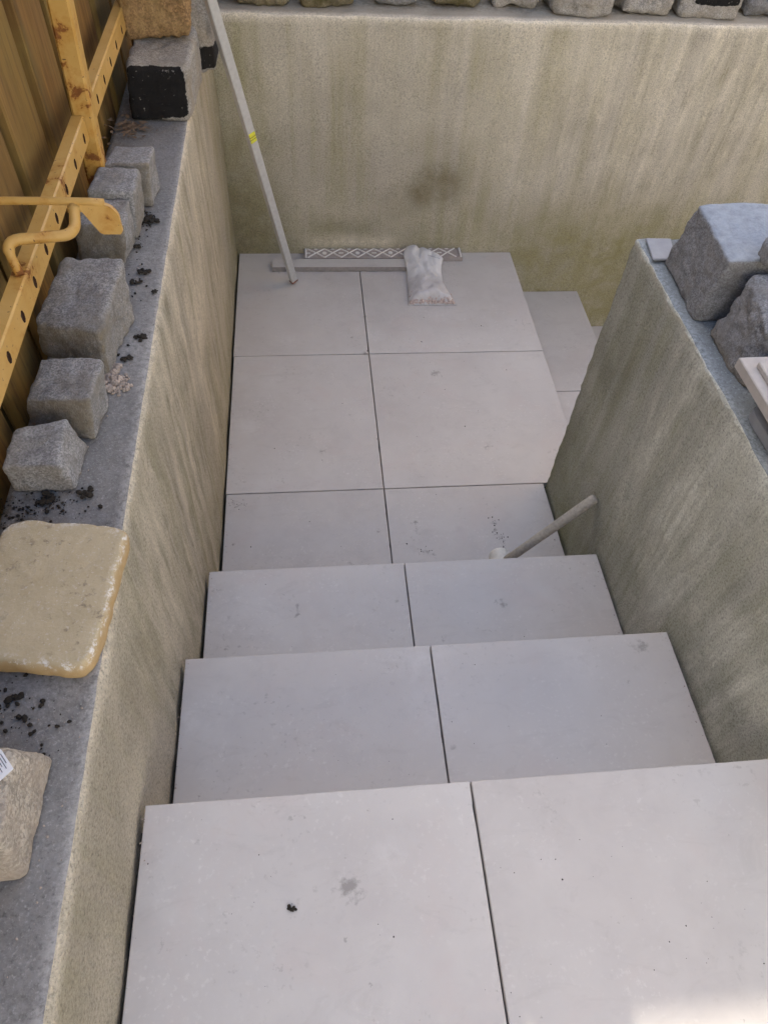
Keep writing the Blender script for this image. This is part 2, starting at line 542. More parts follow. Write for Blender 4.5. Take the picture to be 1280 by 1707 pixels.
M['granules'] = plain('pink_granules', (0.55, 0.45, 0.41), .7, sc=140, var=.3)

# ================================================================== SETTING
# ground: one sheet with the stairwell cut out of it
def ground():
    x0, x1, y0, y1 = -0.95, 3.3, -8.5, 0.95
    V = [(-900, -900, .735), (900, -900, .735), (900, 900, .735), (-900, 900, .735),
         (x0, y0, .735), (x1, y0, .735), (x1, y1, .735), (x0, y1, .735)]
    F = [(0, 1, 5, 4), (1, 2, 6, 5), (2, 3, 7, 6), (3, 0, 4, 7)]
    o = link('ground', mesh('ground', V, F), M['grass'])
    tag(o, 'garden earth around the stairwell', 'ground', kind='structure')
ground()
o = box('pit_floor', (-.95, -2.3, -1.6), (3.4, .95, -1.5), M['gap_shade'])
tag(o, 'dark concrete floor under the stairs', 'floor', kind='structure')

# ---------------------------------------------------------------- walls: fine grids whose surface and edges are uneven
def wall_grid(name, prof, n_len, place, mats, attrs, mat_of, disp):
    """prof: list of (s, z) section points; place(s, z, t) -> world; t in 0..1 along the wall"""
    V, F, MI = [], [], []
    rows = len(prof)
    for j in range(n_len + 1):
        t = j / n_len
        for s_, z_ in prof:
            p = Vector(place(s_, z_, t))
            V.append(p + Vector(disp(p, s_, z_)))
    for j in range(n_len):
        for i in range(rows - 1):
            a = j * rows + i
            F.append((a, a + 1, a + 1 + rows, a + rows))
            MI.append(mat_of(prof[i], prof[i + 1]))
    V_end = list(range(rows))
    F.append(tuple(V_end)); MI.append(0)
    F.append(tuple((n_len * rows + i) for i in range(rows))[::-1]); MI.append(0)
    me = mesh(name, V, F)
    o = link(name, me, mats, None, True)
    me.polygons.foreach_set('material_index', MI)
    bm = bmesh.new(); bm.from_mesh(me)
    bmesh.ops.recalc_face_normals(bm, faces=bm.faces[:])
    bm.to_mesh(me); bm.free()
    for nm, fn in attrs.items():
        set_attr(me, nm, [max(0.0, min(1.0, fn(v.co))) for v in me.vertices])
    return o

def lin(a, b, n):
    return [a + (b - a) * i / n for i in range(n + 1)]

def rough(p, s, z, amp=.0016):
    e = fbm(p, 9, 3) * .0035
    f = fbm(p, 60, 3, 4.1) * amp
    return e + f

# left wall: face at XL, ledge behind it, runs along y
prof = [(0, z) for z in lin(-.55, ZT - .010, 70)] + [(-.0015, ZT - .005), (-.005, ZT - .0015)] + [(-x, ZT) for x in lin(.010, .172, 16)] + [(-.172, -.55)]
def lplace(s, z, t):
    y = -2.24 + t * (YB + 2.24 + .3)
    return (XL - .0035 * y + s, y, z)
def ldisp(p, s, z):
    d = rough(p, s, z)
    if s > -.004:
        dz = (fbm(p, 45, 3, 2.2) * .004 - .001) if z > ZT - .02 else 0
        return (d + (fbm(p, 70, 3, 8.0) * .004 - .001 if z > ZT - .02 else 0), 0, dz)
    if s > -.165: return (0, 0, d * .7 + (fbm(p, 45, 3, 2.2) * .003 if s > -.02 else 0))
    return (0, 0, 0)
lw = wall_grid('retaining_wall', prof, 200, lplace, [M['plaster_left'], M['ledge']], {
    'algae': lambda p: .75 * sstep(.25, .62, p.y) + .45 * sstep(.35, .0, p.z - max(0, (-.98 - p.y) * .6)) * sstep(-1.6, -.4, p.y) if p.z < ZT - .02 else 0,
    'runs': lambda p: sstep(-1.75, -1.25, p.y) * sstep(.45, -.1, p.y) * .9,
    'wash': lambda p: .62 * sstep(.05, .3, p.z) * sstep(.35, -.1, p.y) * sstep(-1.65, -1.1, p.y) + .05,
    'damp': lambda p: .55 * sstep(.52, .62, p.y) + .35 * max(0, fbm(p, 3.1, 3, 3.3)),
    'pale': lambda p: sstep(ZT - .02, ZT - .004, p.z) * (sstep(XL - .014, XL - .002, p.x) * .6 + .3 * sstep(XL - .11, XL - .01, p.x)) + .5 * sstep(.25, .6, p.z) * sstep(.2, -.5, p.y) * max(0, fbm(p, 4, 3, 5)) * 2,
    'dirt': lambda p: .75 * sstep(XL - .05, XL - .17, p.x) * (sstep(.25, -.25, abs(p.y + 1.25)) + .55 * sstep(.5, .0, abs(p.y + 1.62)) + .35) + .12,
}, lambda a, b: 1 if a[1] > ZT - .004 and b[1] > ZT - .004 else 0, ldisp)
tag(lw, 'long stained tan rendered wall at left with grey concrete top carrying cobbles', 'wall')

# back wall: face at YB, runs along x
prof = [(0, z) for z in lin(-1.5, -.45, 14)] + [(0, z) for z in lin(-.43, ZT - .010, 70)] + [(.0015, ZT - .005), (.005, ZT - .0015)] + [(x, ZT) for x in lin(.010, .32, 14)] + [(.32, -1.5)]
def bplace(s, z, t):
    return (XL - .23 + t * 3.9, YB + s, z)
def bdisp(p, s, z):
    d = rough(p, s, z, .002)
    if s < .004: return (0, d + (fbm(p, 70, 3, 8.0) * .003 if z > ZT - .02 else 0), fbm(p, 45, 3, 2.2) * .003 if z > ZT - .02 else 0)
    if s < .3: return (0, 0, d * .7)
    return (0, 0, 0)
def damp_back(p):
    a = math.hypot((p.x - .29) / .145, (p.z - .27) / .125)
    b = math.hypot((p.x - .17) / .12, (p.z - .22) / .10)
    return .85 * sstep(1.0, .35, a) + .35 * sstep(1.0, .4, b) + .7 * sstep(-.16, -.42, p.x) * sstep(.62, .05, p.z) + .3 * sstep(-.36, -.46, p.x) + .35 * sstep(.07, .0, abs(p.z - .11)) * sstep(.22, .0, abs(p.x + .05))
bw = wall_grid('retaining_wall', prof, 230, bplace, [M['plaster_back'], M['ledge_back']], {
    'algae': lambda p: (1.0 * sstep(-.18, -.44, p.x) * (.55 + .45 * sstep(.8, .2, p.z)) + .55 * sstep(.30, .02, p.z) + .7 * sstep(.25, -.2, p.z - .12) * sstep(.5, .8, p.x)) * .9 + .5 * sstep(.09, .0, abs(p.x - .64)) * sstep(.1, .7, p.z) if p.z < ZT - .02 else 0,
    'runs': lambda p: .5 * sstep(.55, 1.0, p.x) + .05,
    'wash': lambda p: .5 * sstep(.35, 1.1, p.x) * sstep(.0, .5, p.z) + .25 * sstep(.2, .7, p.z),
    'damp': damp_back,
    'pale': lambda p: .9 * sstep(ZT - .02, ZT - .004, p.z) * (1 if p.y < YB + .012 else .0) + .7 * sstep(.05, .0, abs(p.z - .045)) * sstep(.24, .1, abs(p.x + .02)),
    'dirt': lambda p: .5 * sstep(YB + .04, YB + .12, p.y),
}, lambda a, b: 1 if a[1] > ZT - .004 and b[1] > ZT - .004 else 0, bdisp)
tag(bw, 'pale greenish rendered wall across the back with a round damp stain', 'wall')

# right wall: a block between the upper and the lower flight
def right_block():
    bm = bmesh.new()
    def xw(y): return XW + KR * (y - YW)
    top = ZR
    n = 110
    zs = lin(-1.5, -.05, 8) + lin(-.03, top - .012, 60) + [top - .006, top - .002]
    ss = [.004, .012] + lin(.02, .42, 26)
    rows = [(0, z) for z in zs] + [(s, top) for s in ss] + [(.42, z) for z in lin(top - .03, -1.5, 20)]
    V, F, MI = [], [], []
    R = len(rows)
    for j in range(n + 1):
        y = YW - (2.24 + YW) * j / n if False else YW + (-2.24 - YW) * j / n
        for k, (s, z) in enumerate(rows):
            p = Vector((xw(y) + s, y, z))
            d = rough(p, s, z, .002)
            if s == 0:
                p.x -= d
                if z > top - .02:
                    p.x += .002 + fbm(p, 70, 3, 8) * .004; p.z += fbm(p, 45, 3, 2) * .003
            elif z < top: p.x += d
            else:
                p.z += d * .8 + (fbm(p, 45, 3, 2) * .003 if s < .02 else 0)
            if j == 0:      # slightly ragged corner
                p.y += fbm(p, 40, 3, 6) * .004 - .002
            V.append(p)
    for j in range(n):
        for i in range(R - 1):
            a = j * R + i
            F.append((a, a + R, a + R + 1, a + 1))
            MI.append(1 if (rows[i][0] > 0 or rows[i + 1][0] > .01) and rows[i + 1][1] == top else 0)
    # end face towards the lower flight (far side) and the rest of the block
    e = len(V)
    nx = 40
    for i, z in enumerate(zs):
        for k in range(nx + 1):
            if k == 0: V.append(V[i].copy())
            else:
                q = Vector((xw(YW) + .42 * (k / nx), YW, z)); q.y += rough(q, 0, z, .002)
                V.append(q)
    for i in range(len(zs) - 1):
        for k in range(nx):
            a = e + i * (nx + 1) + k
            F.append((a, a + nx + 1, a + nx + 2, a + 1)); MI.append(0)
    me = mesh('retaining_wall', V, F)
    o = link('retaining_wall', me, [M['plaster_right'], M['ledge_right']], None, True)
    me.polygons.foreach_set('material_index', MI)
    bm.from_mesh(me)
    bmesh.ops.remove_doubles(bm, verts=bm.verts[:], dist=.0002)
    bmesh.ops.recalc_face_normals(bm, faces=bm.faces[:])
    bm.to_mesh(me); bm.free()
    c = {
     'algae': lambda p: .7 * sstep(.55, .1, p.z - max(0, (-.98 - p.y)) * .6) * sstep(-2.2, -.9, p.y) * (.6 + fbm(p, 3, 3, 7)) + .1,
     'runs': lambda p: .6 * sstep(-.75, -1.1, p.y) * sstep(.0, .3, p.z),
     'wash': lambda p: .72 * sstep(-.8, -1.05, p.y) * sstep(.12, .45, p.z) + .25,
     'damp': lambda p: .55 * sstep(.0, .5, fbm(p, 2.3, 4, 1.7)) + .3 * sstep(-.85, -.6, p.y),
     'pale': lambda p: sstep(ZR - .02, ZR - .004, p.z) * sstep(XW + .035, XW + .012, p.x) * .9 + .75 * sstep(.25, .65, p.z) * sstep(-.85, -1.25, p.y) * max(0, fbm(p, 3.5, 3, 5) + .3),
     'dirt': lambda p: .1 + .4 * sstep(.08, .14, p.x - XW)}
    for nm, fn in c.items():
        set_attr(me, nm, [max(0.0, min(1.0, fn(v.co))) for v in me.vertices])
    tag(o, 'grey brown rendered wall block at right with rough streaked side', 'wall')
right_block()

# ---------------------------------------------------------------- stairs and tiles
SMUDGE = [  # x, y, z, radius: boot scuffs and mortar spots
    (-.176, -1.738, 3 * H, .020), (-.170, -1.748, 3 * H, .012), (-.251, -1.757, 3 * H, .006), (-.413, -1.786, 3 * H, .009), (-.381, -1.665, 3 * H, .005),
    (.424, -1.324, 2 * H, .018), (-.386, -1.492, 2 * H, .008), (.38, -1.40, 2 * H, .006), (.33, -1.36, 2 * H, .007), (.02, -1.50, 2 * H, .009),
    (.225, -1.112, H, .014), (.216, -1.10, H, .010), (-.253, -1.09, H, .009), (-.25, -1.112, H, .008), (.075, -1.192, H, .010), (-.436, -1.033, H, .010), (-.41, -1.185, H, .009), (-.02, -1.09, H, .008), (-.13, -.99, H, .007), (.30, -1.18, H, .006),
    (-.014, .0, 0, .014), (.217, -.105, 0, .018), (.237, -.114, 0, .010), (.337, -.45, 0, .012), (.075, -.73, 0, .012), (.08, -.755, 0, .010), (.097, -.832, 0, .011), (.12, -.84, 0, .009), (.309, -.737, 0, .012), (.305, -.76, 0, .009), (.315, -.79, 0, .010), (-.117, -.858, 0, .010), (-.435, -.632, 0, .011), (-.412, -.637, 0, .010), (-.43, -.66, 0, .008), (-.171, -.444, 0, .012), (-.05, .09, 0, .009), (.15, -.22, 0, .009), (.12, -.56, 0, .008), (-.03, -.75, 0, .009), (-.21, -.35, 0, .008), (-.43, -.78, 0, .007), (.0, .2, 0, .008), (.02, .13, 0, .007)]
DUST = [(-.40, -.334, 0, .035), (-.27, .08, 0, .04), (.03, .10, 0, .03), (.10, -1.72, 3 * H, .02), (-.12, -1.70, 3 * H, .02), (-.437, -1.42, 2 * H, .05), (-.01, -1.33, 2 * H, .05), (.0, -1.43, 2 * H, .05), (.3, -1.35, 2 * H, .04), (.28, .2, 0, .04)]

def tile(name, x0, x1, y0, y1, z, parent, xr0=None, th=.02, n=None, slant=0.0):
    """one porcelain tile, top at z; its right edge may run out of square (xr0 at y0)"""
    nx = max(2, int((x1 - x0) / .0125)); ny = max(2, int((y1 - y0) / .0125))
    V, F = [], []
    xr = (lambda y: x1) if xr0 is None else (lambda y: x1 + (xr0 - x1) * (y1 - y) / (y1 - y0))
    b = .0012
    ty = (random.random() - .5) * .0012; tx = (random.random() - .5) * .0012
    for j in range(ny + 1):
        y = y0 + b + (y1 - y0 - 2 * b) * j / ny
        for i in range(nx + 1):
            x = x0 + b + (xr(y) - x0 - 2 * b) * i / nx
            V.append((x, y, z))
    W = nx + 1
    for j in range(ny):
        for i in range(nx):
            a = j * W + i
            F.append((a, a + 1, a + 1 + W, a + W))
    rim = [i for i in range(W)] + [j * W + nx for j in range(1, ny + 1)] + [ny * W + i for i in range(nx - 1, -1, -1)] + [j * W for j in range(ny - 1, 0, -1)]
    cx, cy = (x0 + x1) / 2, (y0 + y1) / 2
    def out(i, dz):
        x, y, _ = V[i]
        ox = -b if i % W == 0 else (b if i % W == nx else 0)
        oy = -b if i < W else (b if i >= ny * W else 0)
        ch = max(0.0, fbm((x, y, z), 55, 2, 1.9) - .42) * .006 * (1 if dz > -.01 else .3)
        return (x + ox - math.copysign(ch, ox) * (ox != 0), y + oy - math.copysign(ch, oy) * (oy != 0), z + dz)
    k0 = len(V)
    V += [out(i, -b) for i in rim]
    k1 = len(V)
    V += [out(i, -th) for i in rim]
    m_ = len(rim)
    for q in range(m_):
        r_ = (q + 1) % m_
        F.append((rim[r_], rim[q], k0 + q, k0 + r_))
        F.append((k0 + r_, k0 + q, k1 + q, k1 + r_))
    F.append(tuple(k1 + q for q in range(m_))[::-1])
    me = mesh(name, V, F)
    o = link(name, me, M['tile'], parent)
    sm, du = [], []
    near = [s for s in SMUDGE if abs(s[2] - z) < .01]
    nd = [s for s in DUST if abs(s[2] - z) < .01]
    for v in me.vertices:
        c = v.co
        sm.append(max([0.0] + [1 - math.hypot(c.x - s[0], c.y - s[1]) / (s[3] * 1.7) for s in near]))
        du.append(max([0.0] + [1 - math.hypot(c.x - s[0], c.y - s[1]) / (s[3] * 1.5) for s in nd]))
    set_attr(me, 'smudge', sm)
    set_attr(me, 'dust', du)
    return o

G = .0015
def xlf(y): return XL - .0035 * y + .008
def xrf(y): return XW + KR * (y - YW) - .008

landing = tag(empty('landing', (0, 0, 0)), 'square landing of large pale tiles at the foot of the upper steps', 'landing', kind='structure')
box('base', (-.462, -1.2, -.5), (.60, .60, -.026), M['gap_shade'], landing)
tile('tile', xlf(.3), -G, G, YB - .004, 0, landing)
tile('tile', G, .616, G, YB - .004, 0, landing)
tile('tile', xlf(-.3), -G, -.6 + G, -G, 0, landing)
tile('tile', G, .616, -.6 + G, -G, 0, landing)
tile('tile', xlf(-.8), -G, -1.03, -.6 - G, 0, landing)
tile('tile', G, xrf(-.6), -1.03, -.6 - G, 0, landing, xr0=xrf(-1.03))
box('riser_tile', (.585, -.599, -.176), (.605, .60, -.0205), M['tile'], landing)

upper = tag(empty('steps', (0, -1.0, 0)), 'upper flight of pale tiled steps leading down to the landing', 'steps', kind='structure')
JX = [.0058, .0098, .0104]
for i in range(3):
    z = H * (i + 1)
    yn = Y1 - D * i
    yb_ = yn - (D + .03) if i < 2 else -2.235
    x0 = xlf(yn)
    box('base', (-.462, yb_ - .02, -.5 + i * .01), (.484, yn - .03, z - .026), M['gap_shade'], upper)
    tile('tile', x0, JX[i] - G, yb_, yn, z, upper)
    tile('tile', JX[i] + G, xrf(yn), yb_, yn, z, upper, xr0=xrf(yb_))
    for a, b in ((x0, JX[i] - G), (JX[i] + G, xrf(yn) - .002)):
        box('riser_tile', (a, yn - .029, z - H + .001), (b, yn - .012, z - .0205), M['tile'], upper, .001)

lower = tag(empty('steps', (.6, 0, -.19)), 'lower flight of tiled steps turning right along the back wall', 'steps', kind='structure')
LX = [.616, .947, 1.27, 1.59, 1.91, 2.23]
for i in range(5):
    z = -H * (i + 1)
    x0, x1 = LX[i] - .008, LX[i + 1]
    box('base', (x0 - .02, -.59, -1.49 + .002 * i), (x1 - .03, .60, z - .026), M['gap_shade'], lower)
    tile('tile', x0, x1, -.01 + G, YB - .004, z, lower)
    tile('tile', x0, x1, YW + .008, -.01 - G, z, lower)
    box('riser_tile', (x1 - .029, YW + .01, z - H + .001), (x1 - .012, YB - .01, z - .0205), M['tile'], lower, .001)
o = box('yard', (.90, -2.25, -1.48), (3.30, -.592, -.945), M['yard'])
tag(o, 'pale paved lower yard beyond the right wall', 'yard', kind='structure')
o = box('yard', (2.19, -.590, -1.48), (3.30, .60, -.9455), M['yard'])
tag(o, 'paved foot of the lower flight at its right end', 'yard', kind='structure')
o = box('terrace', (-.98, -8.55, .40), (3.35, -2.262, .5635), M['terrace'])
tag(o, 'stone terrace at the head of the stairs', 'terrace', kind='structure')

# ================================================================== FENCE
XF = -.662
fence = tag(empty('fence', (XF, -.6, .74)), 'weathered brown vertical board fence behind the left wall', 'fence')
bmesh_board = None
def board_mesh(w_, th, zlo, zhi, mt):
    bm = bmesh.new()
    add_box(bm, (-th, -w_ / 2, zlo), (0, w_ / 2, zhi), .003)
    me = bpy.data.meshes.new('board'); bm.to_mesh(me); bm.free()
    me.materials.append(mt)
    return me
bme = board_mesh(.146, .02, .40, 2.0, M['wood'])
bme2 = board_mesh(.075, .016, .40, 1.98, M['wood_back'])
def put(name, me, loc, rot, parent):
    o = bpy.data.objects.new(name, me)
    COL.objects.link(o)
    o.parent = parent
    o.matrix_parent_inverse = Matrix.Translation(-Vector(parent.location))
    o.location = loc
    o.rotation_euler = rot
    return o
for k in range(-12, 9):
    yc = -.427 + .186 * k
    put('board', bme, (XF + random.uniform(-.002, .002), yc + random.uniform(-.003, .003), 0), (random.uniform(-.006, .006), 0, random.uniform(-.01, .01)), fence)
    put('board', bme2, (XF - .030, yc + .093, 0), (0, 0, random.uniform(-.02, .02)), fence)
for zz in (1.25, 1.7):
    box('rail', (XF - .085, -2.7, zz), (XF - .042, 1.2, zz + .07), M['wood'], fence, .003)
for yy in (-2.6, -.8, 1.0):
    box('post', (XF - .17, yy, .2), (XF - .086, yy + .08, 2.04), M['wood'], fence, .003)

# ================================================================== YELLOW STEEL FRAME
def rust_attr(o, spots):
    me = o.data
    set_attr(me, 'rust', [max([0.0] + [1 - (v.co - Vector(s[:3])).length / s[3] for s in spots]) for v in me.vertices])

frame = tag(empty('steel_frame', (-.6, -.5, ZT)), 'rusty yellow steel frame with perforated rail leaning along the fence', 'frame')
# post: square tube that the rail is welded to
def post():
    V, F = [], []
    N = 60
    sec = [(-.0175, -.0175), (.0175, -.0175), (.0175, .0175), (-.0175, .0175)]
    # chamfered section
    c = .004
    pts = []
    for a, (sx, sy) in enumerate([(-1, -1), (1, -1), (1, 1), (-1, 1)]):
        if a in (0, 2): pts += [(sx * .0185, sy * .0185 - sy * c), (sx * .0185 - sx * c, sy * .0185)]
        else: pts += [(sx * .0185 - sx * c, sy * .0185), (sx * .0185, sy * .0185 - sy * c)]
    # subdivide long sides for the rust mask
    q = []
    for i in range(8):
        a, b = pts[i], pts[(i + 1) % 8]
        m_ = 5 if math.hypot(a[0] - b[0], a[1] - b[1]) > .01 else 1
        q += [(a[0] + (b[0] - a[0]) * k / m_, a[1] + (b[1] - a[1]) * k / m_) for k in range(m_)]
    n = len(q)
    for j in range(N + 1):
        z = ZT - .03 + (1.62 - ZT) * j / N
        cx = -.606 + (z - .88) * .052
        cy = -.4815 + (z - .88) * .02
        V += [(cx + a, cy + b, z) for a, b in q]
    for j in range(N):
        for i in range(n):
            a = j * n + i; b = j * n + (i + 1) % n
            F.append((a, b, b + n, a + n))
    F.append(tuple(range(n))[::-1]); F.append(tuple(N * n + i for i in range(n)))
    o = link('post', mesh('post', V, F), M['yellow'], frame)
    rust_attr(o, [(-.605, -.50, 1.035, .07), (-.60, -.50, .89, .11), (-.612, -.5, 1.17, .03), (-.62, -.5, 1.12, .05), (-.60, -.50, .84, .06)])
post()
# perforated rail in two lengths welded to the post
def rail(name, y0, y1, holes):
    bm = bmesh.new()
    xa, xb, za, zb = -.6185, -.597, .958, 1.0
    def v(x, y, z): return bm.verts.new((x, y, z))
    ys = sorted({y0, y1} | {h - .011 for h in holes} | {h + .011 for h in holes})
    c = .0025
    n = 24
    # closed sides: top, back, bottom as long strips cut along y
    cuts = lin(y0, y1, n)
    prof = [(xb, za), (xa, za), (xa, zb), (xb - c, zb), (xb, zb - c)]
    rings = [[v(x, y, z) for x, z in prof] for y in cuts]
    for a, b in zip(rings, rings[1:]):
        for i in range(len(prof) - 1):
            bm.faces.new((a[i], a[i + 1], b[i + 1], b[i]))
    bm.faces.new(rings[0]); bm.faces.new(rings[-1][::-1])
    # front side with round holes
    zl_, zh_ = za, zb - c
    zc = (zl_ + zh_) / 2 - .003
    cur = y0
    for h in sorted(holes):
        a, b = h - .011, h + .011
        if a > cur: bm.faces.new((v(xb, cur, zl_), v(xb, a, zl_), v(xb, a, zh_), v(xb, cur, zh_)))
        sq = [(a, zl_), (h, zl_), (b, zl_), (b, zc), (b, zh_), (h, zh_), (a, zh_), (a, zc)]
        ci = [(h + .0068 * math.cos(t), zc + .0098 * math.sin(t)) for t in [math.radians(225 + 45 * k) for k in range(8)]]
        S1 = [v(xb, *p) for p in sq]; C1 = [v(xb, *p) for p in ci]; C2 = [v(xb - .0035, *p) for p in ci]
        fs = []
        for k in range(8):
            j = (k + 1) % 8
            bm.faces.new((S1[k], S1[j], C1[j], C1[k]))
            fs.append(bm.faces.new((C1[k], C1[j], C2[j], C2[k])))
        fs.append(bm.faces.new(C2))
        for f in fs: f.material_index = 1
        cur = b
    if y1 > cur: bm.faces.new((v(xb, cur, zl_), v(xb, y1, zl_), v(xb, y1, zh_), v(xb, cur, zh_)))
    o = bm_obj(name, bm, [M['yellow'], M['hole']], frame)
    bm2 = bmesh.new(); bm2.from_mesh(o.data); bmesh.ops.recalc_face_normals(bm2, faces=bm2.faces[:]); bm2.to_mesh(o.data); bm2.free()
    rust_attr(o, [(-.61, -.98, 1.0, .05), (-.6, -.72, .99, .05)])
    return o
HO = [-.019 - .088 * k for k in range(5)]
rail('rail', -.462, .30, HO + [.07, .158])
rail('rail', -1.42, -.50, [-.534, -.627, -.712, -.801, -.888, -.972, -1.052, -1.138, -1.225, -1.31])
# bent rod standing on the rail
bm = bmesh.new()
P = [Vector((-.606, -.990, .999)), Vector((-.613, -.978, 1.016))] + bez((-.615, -.974, 1.02), (-.622, -.962, 1.035), (-.600, -.955, 1.034), 6) \
    + [Vector((-.575, -.948, 1.032))] + bez((-.552, -.941, 1.030), (-.532, -.937, 1.028), (-.533, -.915, 1.034), 7) + [Vector((-.535, -.897, 1.040)), Vector((-.536, -.888, 1.046))]
tube(bm, P, [.0065] * 3 + [.008] * (len(P) - 3), 14)
o = bm_obj('bent_rod', bm, M['yellow'], frame, True)
rust_attr(o, [(-.606, -.99, .999, .022), (-.613, -.978, 1.015, .02), (-.59, -.953, 1.026, .032), (-.606, -.96, 1.03, .02)])
bm = bmesh.new()
tube(bm, [(-.5355, -.893, 1.038), (-.536, -.889, 1.0455)], .0098, 14)
bm_obj('collar', bm, M['yellow'], frame, True)
# flat lever with its paddle end bent down
def lever():
    bm = bmesh.new()
    pts = [(-.78, -.884, 1.052), (-.66, -.885, 1.052), (-.56, -.886, 1.052), (-.51, -.887, 1.0515)]
    top = [Vector(p) for p in pts] + bez((-.498, -.887, 1.051), (-.482, -.888, 1.049), (-.476, -.889, 1.034), 6) + [Vector((-.4735, -.890, 1.022)), Vector((-.474, -.890, 1.014))]
    def ring(p, q, hw=.0045):
        # cross section of the flat bar: thin edge up
        return p
    # lever bar: flat bar 9 mm high on edge
    tube(bm, top[:4] + [Vector((-.492, -.887, 1.050))], [.0058] * 5, 8)
    bm_obj('lever', bm, M['yellow'], frame, True)
    bm = bmesh.new()
    outl = [Vector((-.532, 0, 1.049)), Vector((-.505, 0, 1.0505))] + [Vector((p.x, 0, p.z)) for p in bez((-.495, 0, 1.0495), (-.479, 0, 1.048), (-.474, 0, 1.033), 6)] + [Vector((-.4725, 0, 1.012)), Vector((-.476, 0, 1.008)), Vector((-.500, 0, 1.008)), Vector((-.505, 0, 1.010))]
    fr = [bm.verts.new((p.x, -.891 - (1.05 - p.z) * .25, p.z)) for p in outl]
    bk = [bm.verts.new((p.x, -.884 - (1.05 - p.z) * .25, p.z)) for p in outl]
    bm.faces.new(fr[::-1]); bm.faces.new(bk)
    for i in range(len(outl)):
        j = (i + 1) % len(outl)
        bm.faces.new((fr[i], fr[j], bk[j], bk[i]))
    bmesh.ops.recalc_face_normals(bm, faces=bm.faces[:])
    bm_obj('paddle', bm, M['yellow'], frame)
lever()

# ================================================================== STONES
def stone(name, bot, top, z0, htop, mat, r=.22, n=16, amp=.004, seed=0.0, tar=None, warm=None, sky_tint=None, lift=0.0):
    """rounded irregular block from four base and four top corners: near-left, near-right, far-right, far-left"""
    if not isinstance(htop, (list, tuple)): htop = [htop] * 4
    B = [Vector((x, y, z0)) for x, y in bot]
    T = [Vector((x, y, z0 + h)) for (x, y), h in zip(top, htop)]
    cen = sum(B + T, Vector()) / 8
    base = Vector((cen.x, cen.y, z0))
    V, F, idx = [], [], {}
    def tri(p):
        u, v_, w_ = [(q + 1) / 2 for q in p]
        lo = B[0] * (1 - u) * (1 - v_) + B[1] * u * (1 - v_) + B[2] * u * v_ + B[3] * (1 - u) * v_
        hi = T[0] * (1 - u) * (1 - v_) + T[1] * u * (1 - v_) + T[2] * u * v_ + T[3] * (1 - u) * v_
        return lo * (1 - w_) + hi * w_
    def vid(i, j, k):
        key = (i, j, k)
        if key in idx: return idx[key]
        p = Vector((i / n * 2 - 1, j / n * 2 - 1, k / n * 2 - 1))
        rr = r * (1 + .5 * noise.noise(p * 1.3 + Vector((seed, seed * 2, 0))))
        inner = Vector([max(-1 + rr, min(1 - rr, q)) for q in p])
        d = p - inner
        if d.length > 1e-6: p2 = inner + d.normalized() * rr if d.length > rr else p
        else: p2 = p
        # keep flats flat: only edges and corners are pulled in
        q = tri(p2)
        out = (q - cen).normalized()
        size = ((T[0] - B[2]).length)
        vd = noise.voronoi(q * 38 + Vector((seed, seed * 1.7, 0)))[0]
        vd2 = noise.voronoi(q * 95 + Vector((seed * 2.1, seed, 3)))[0]
        dd = fbm(q, .55 / size * 3, 3, seed) * amp * 1.5 + fbm(q, 45, 3, seed + 3) * amp * .7 + (vd[1] - vd[0] - .25) * amp * .55 + (vd2[1] - vd2[0] - .25) * amp * .35
        q = q + out * dd
        if q.z < z0 + .0005: q.z = z0 + .0005
        idx[key] = len(V)
        V.append(q - base)
        return idx[key]
    for a in range(n):
        for b in range(n):
            F.append((vid(a, b, 0), vid(a, b + 1, 0), vid(a + 1, b + 1, 0), vid(a + 1, b, 0)))
            F.append((vid(a, b, n), vid(a + 1, b, n), vid(a + 1, b + 1, n), vid(a, b + 1, n)))
            F.append((vid(a, 0, b), vid(a + 1, 0, b), vid(a + 1, 0, b + 1), vid(a, 0, b + 1)))
            F.append((vid(a, n, b), vid(a, n, b + 1), vid(a + 1, n, b + 1), vid(a + 1, n, b)))
            F.append((vid(0, a, b), vid(0, a, b + 1), vid(0, a + 1, b + 1), vid(0, a + 1, b)))
            F.append((vid(n, a, b), vid(n, a + 1, b), vid(n, a + 1, b + 1), vid(n, a, b + 1)))
    me = mesh(name, V, F)
    o = link(name, me, mat, None, True)
    o.location = base + Vector((0, 0, lift))
    for nm, fn in (('tar', tar), ('warm', warm), ('sky_tint', sky_tint)):
        if fn:
            set_attr(me, nm, [max(0.0, min(1.0, fn(v.co + base, v.normal))) for v in me.vertices])
    return o

GL = 'granite cobbles set down on the left wall top'
wf = lambda p, n: .8 * sstep(.15, -.4, n.z) * (1 if n.y < .3 else .4)
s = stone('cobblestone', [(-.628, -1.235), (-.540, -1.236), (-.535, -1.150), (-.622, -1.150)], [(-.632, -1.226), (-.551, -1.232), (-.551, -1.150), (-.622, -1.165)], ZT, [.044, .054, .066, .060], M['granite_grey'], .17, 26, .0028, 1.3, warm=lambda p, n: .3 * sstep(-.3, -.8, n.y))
tag(s, 'small blue grey cobble at the near end of the row, beside black soil', 'cobblestone', GL)
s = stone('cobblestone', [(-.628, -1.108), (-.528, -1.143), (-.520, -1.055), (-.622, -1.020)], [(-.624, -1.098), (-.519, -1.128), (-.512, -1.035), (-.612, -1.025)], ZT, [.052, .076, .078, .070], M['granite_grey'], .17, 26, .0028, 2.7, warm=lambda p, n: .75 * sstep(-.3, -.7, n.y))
tag(s, 'cube shaped grey cobble with tan near side, second from the near end', 'cobblestone', GL)
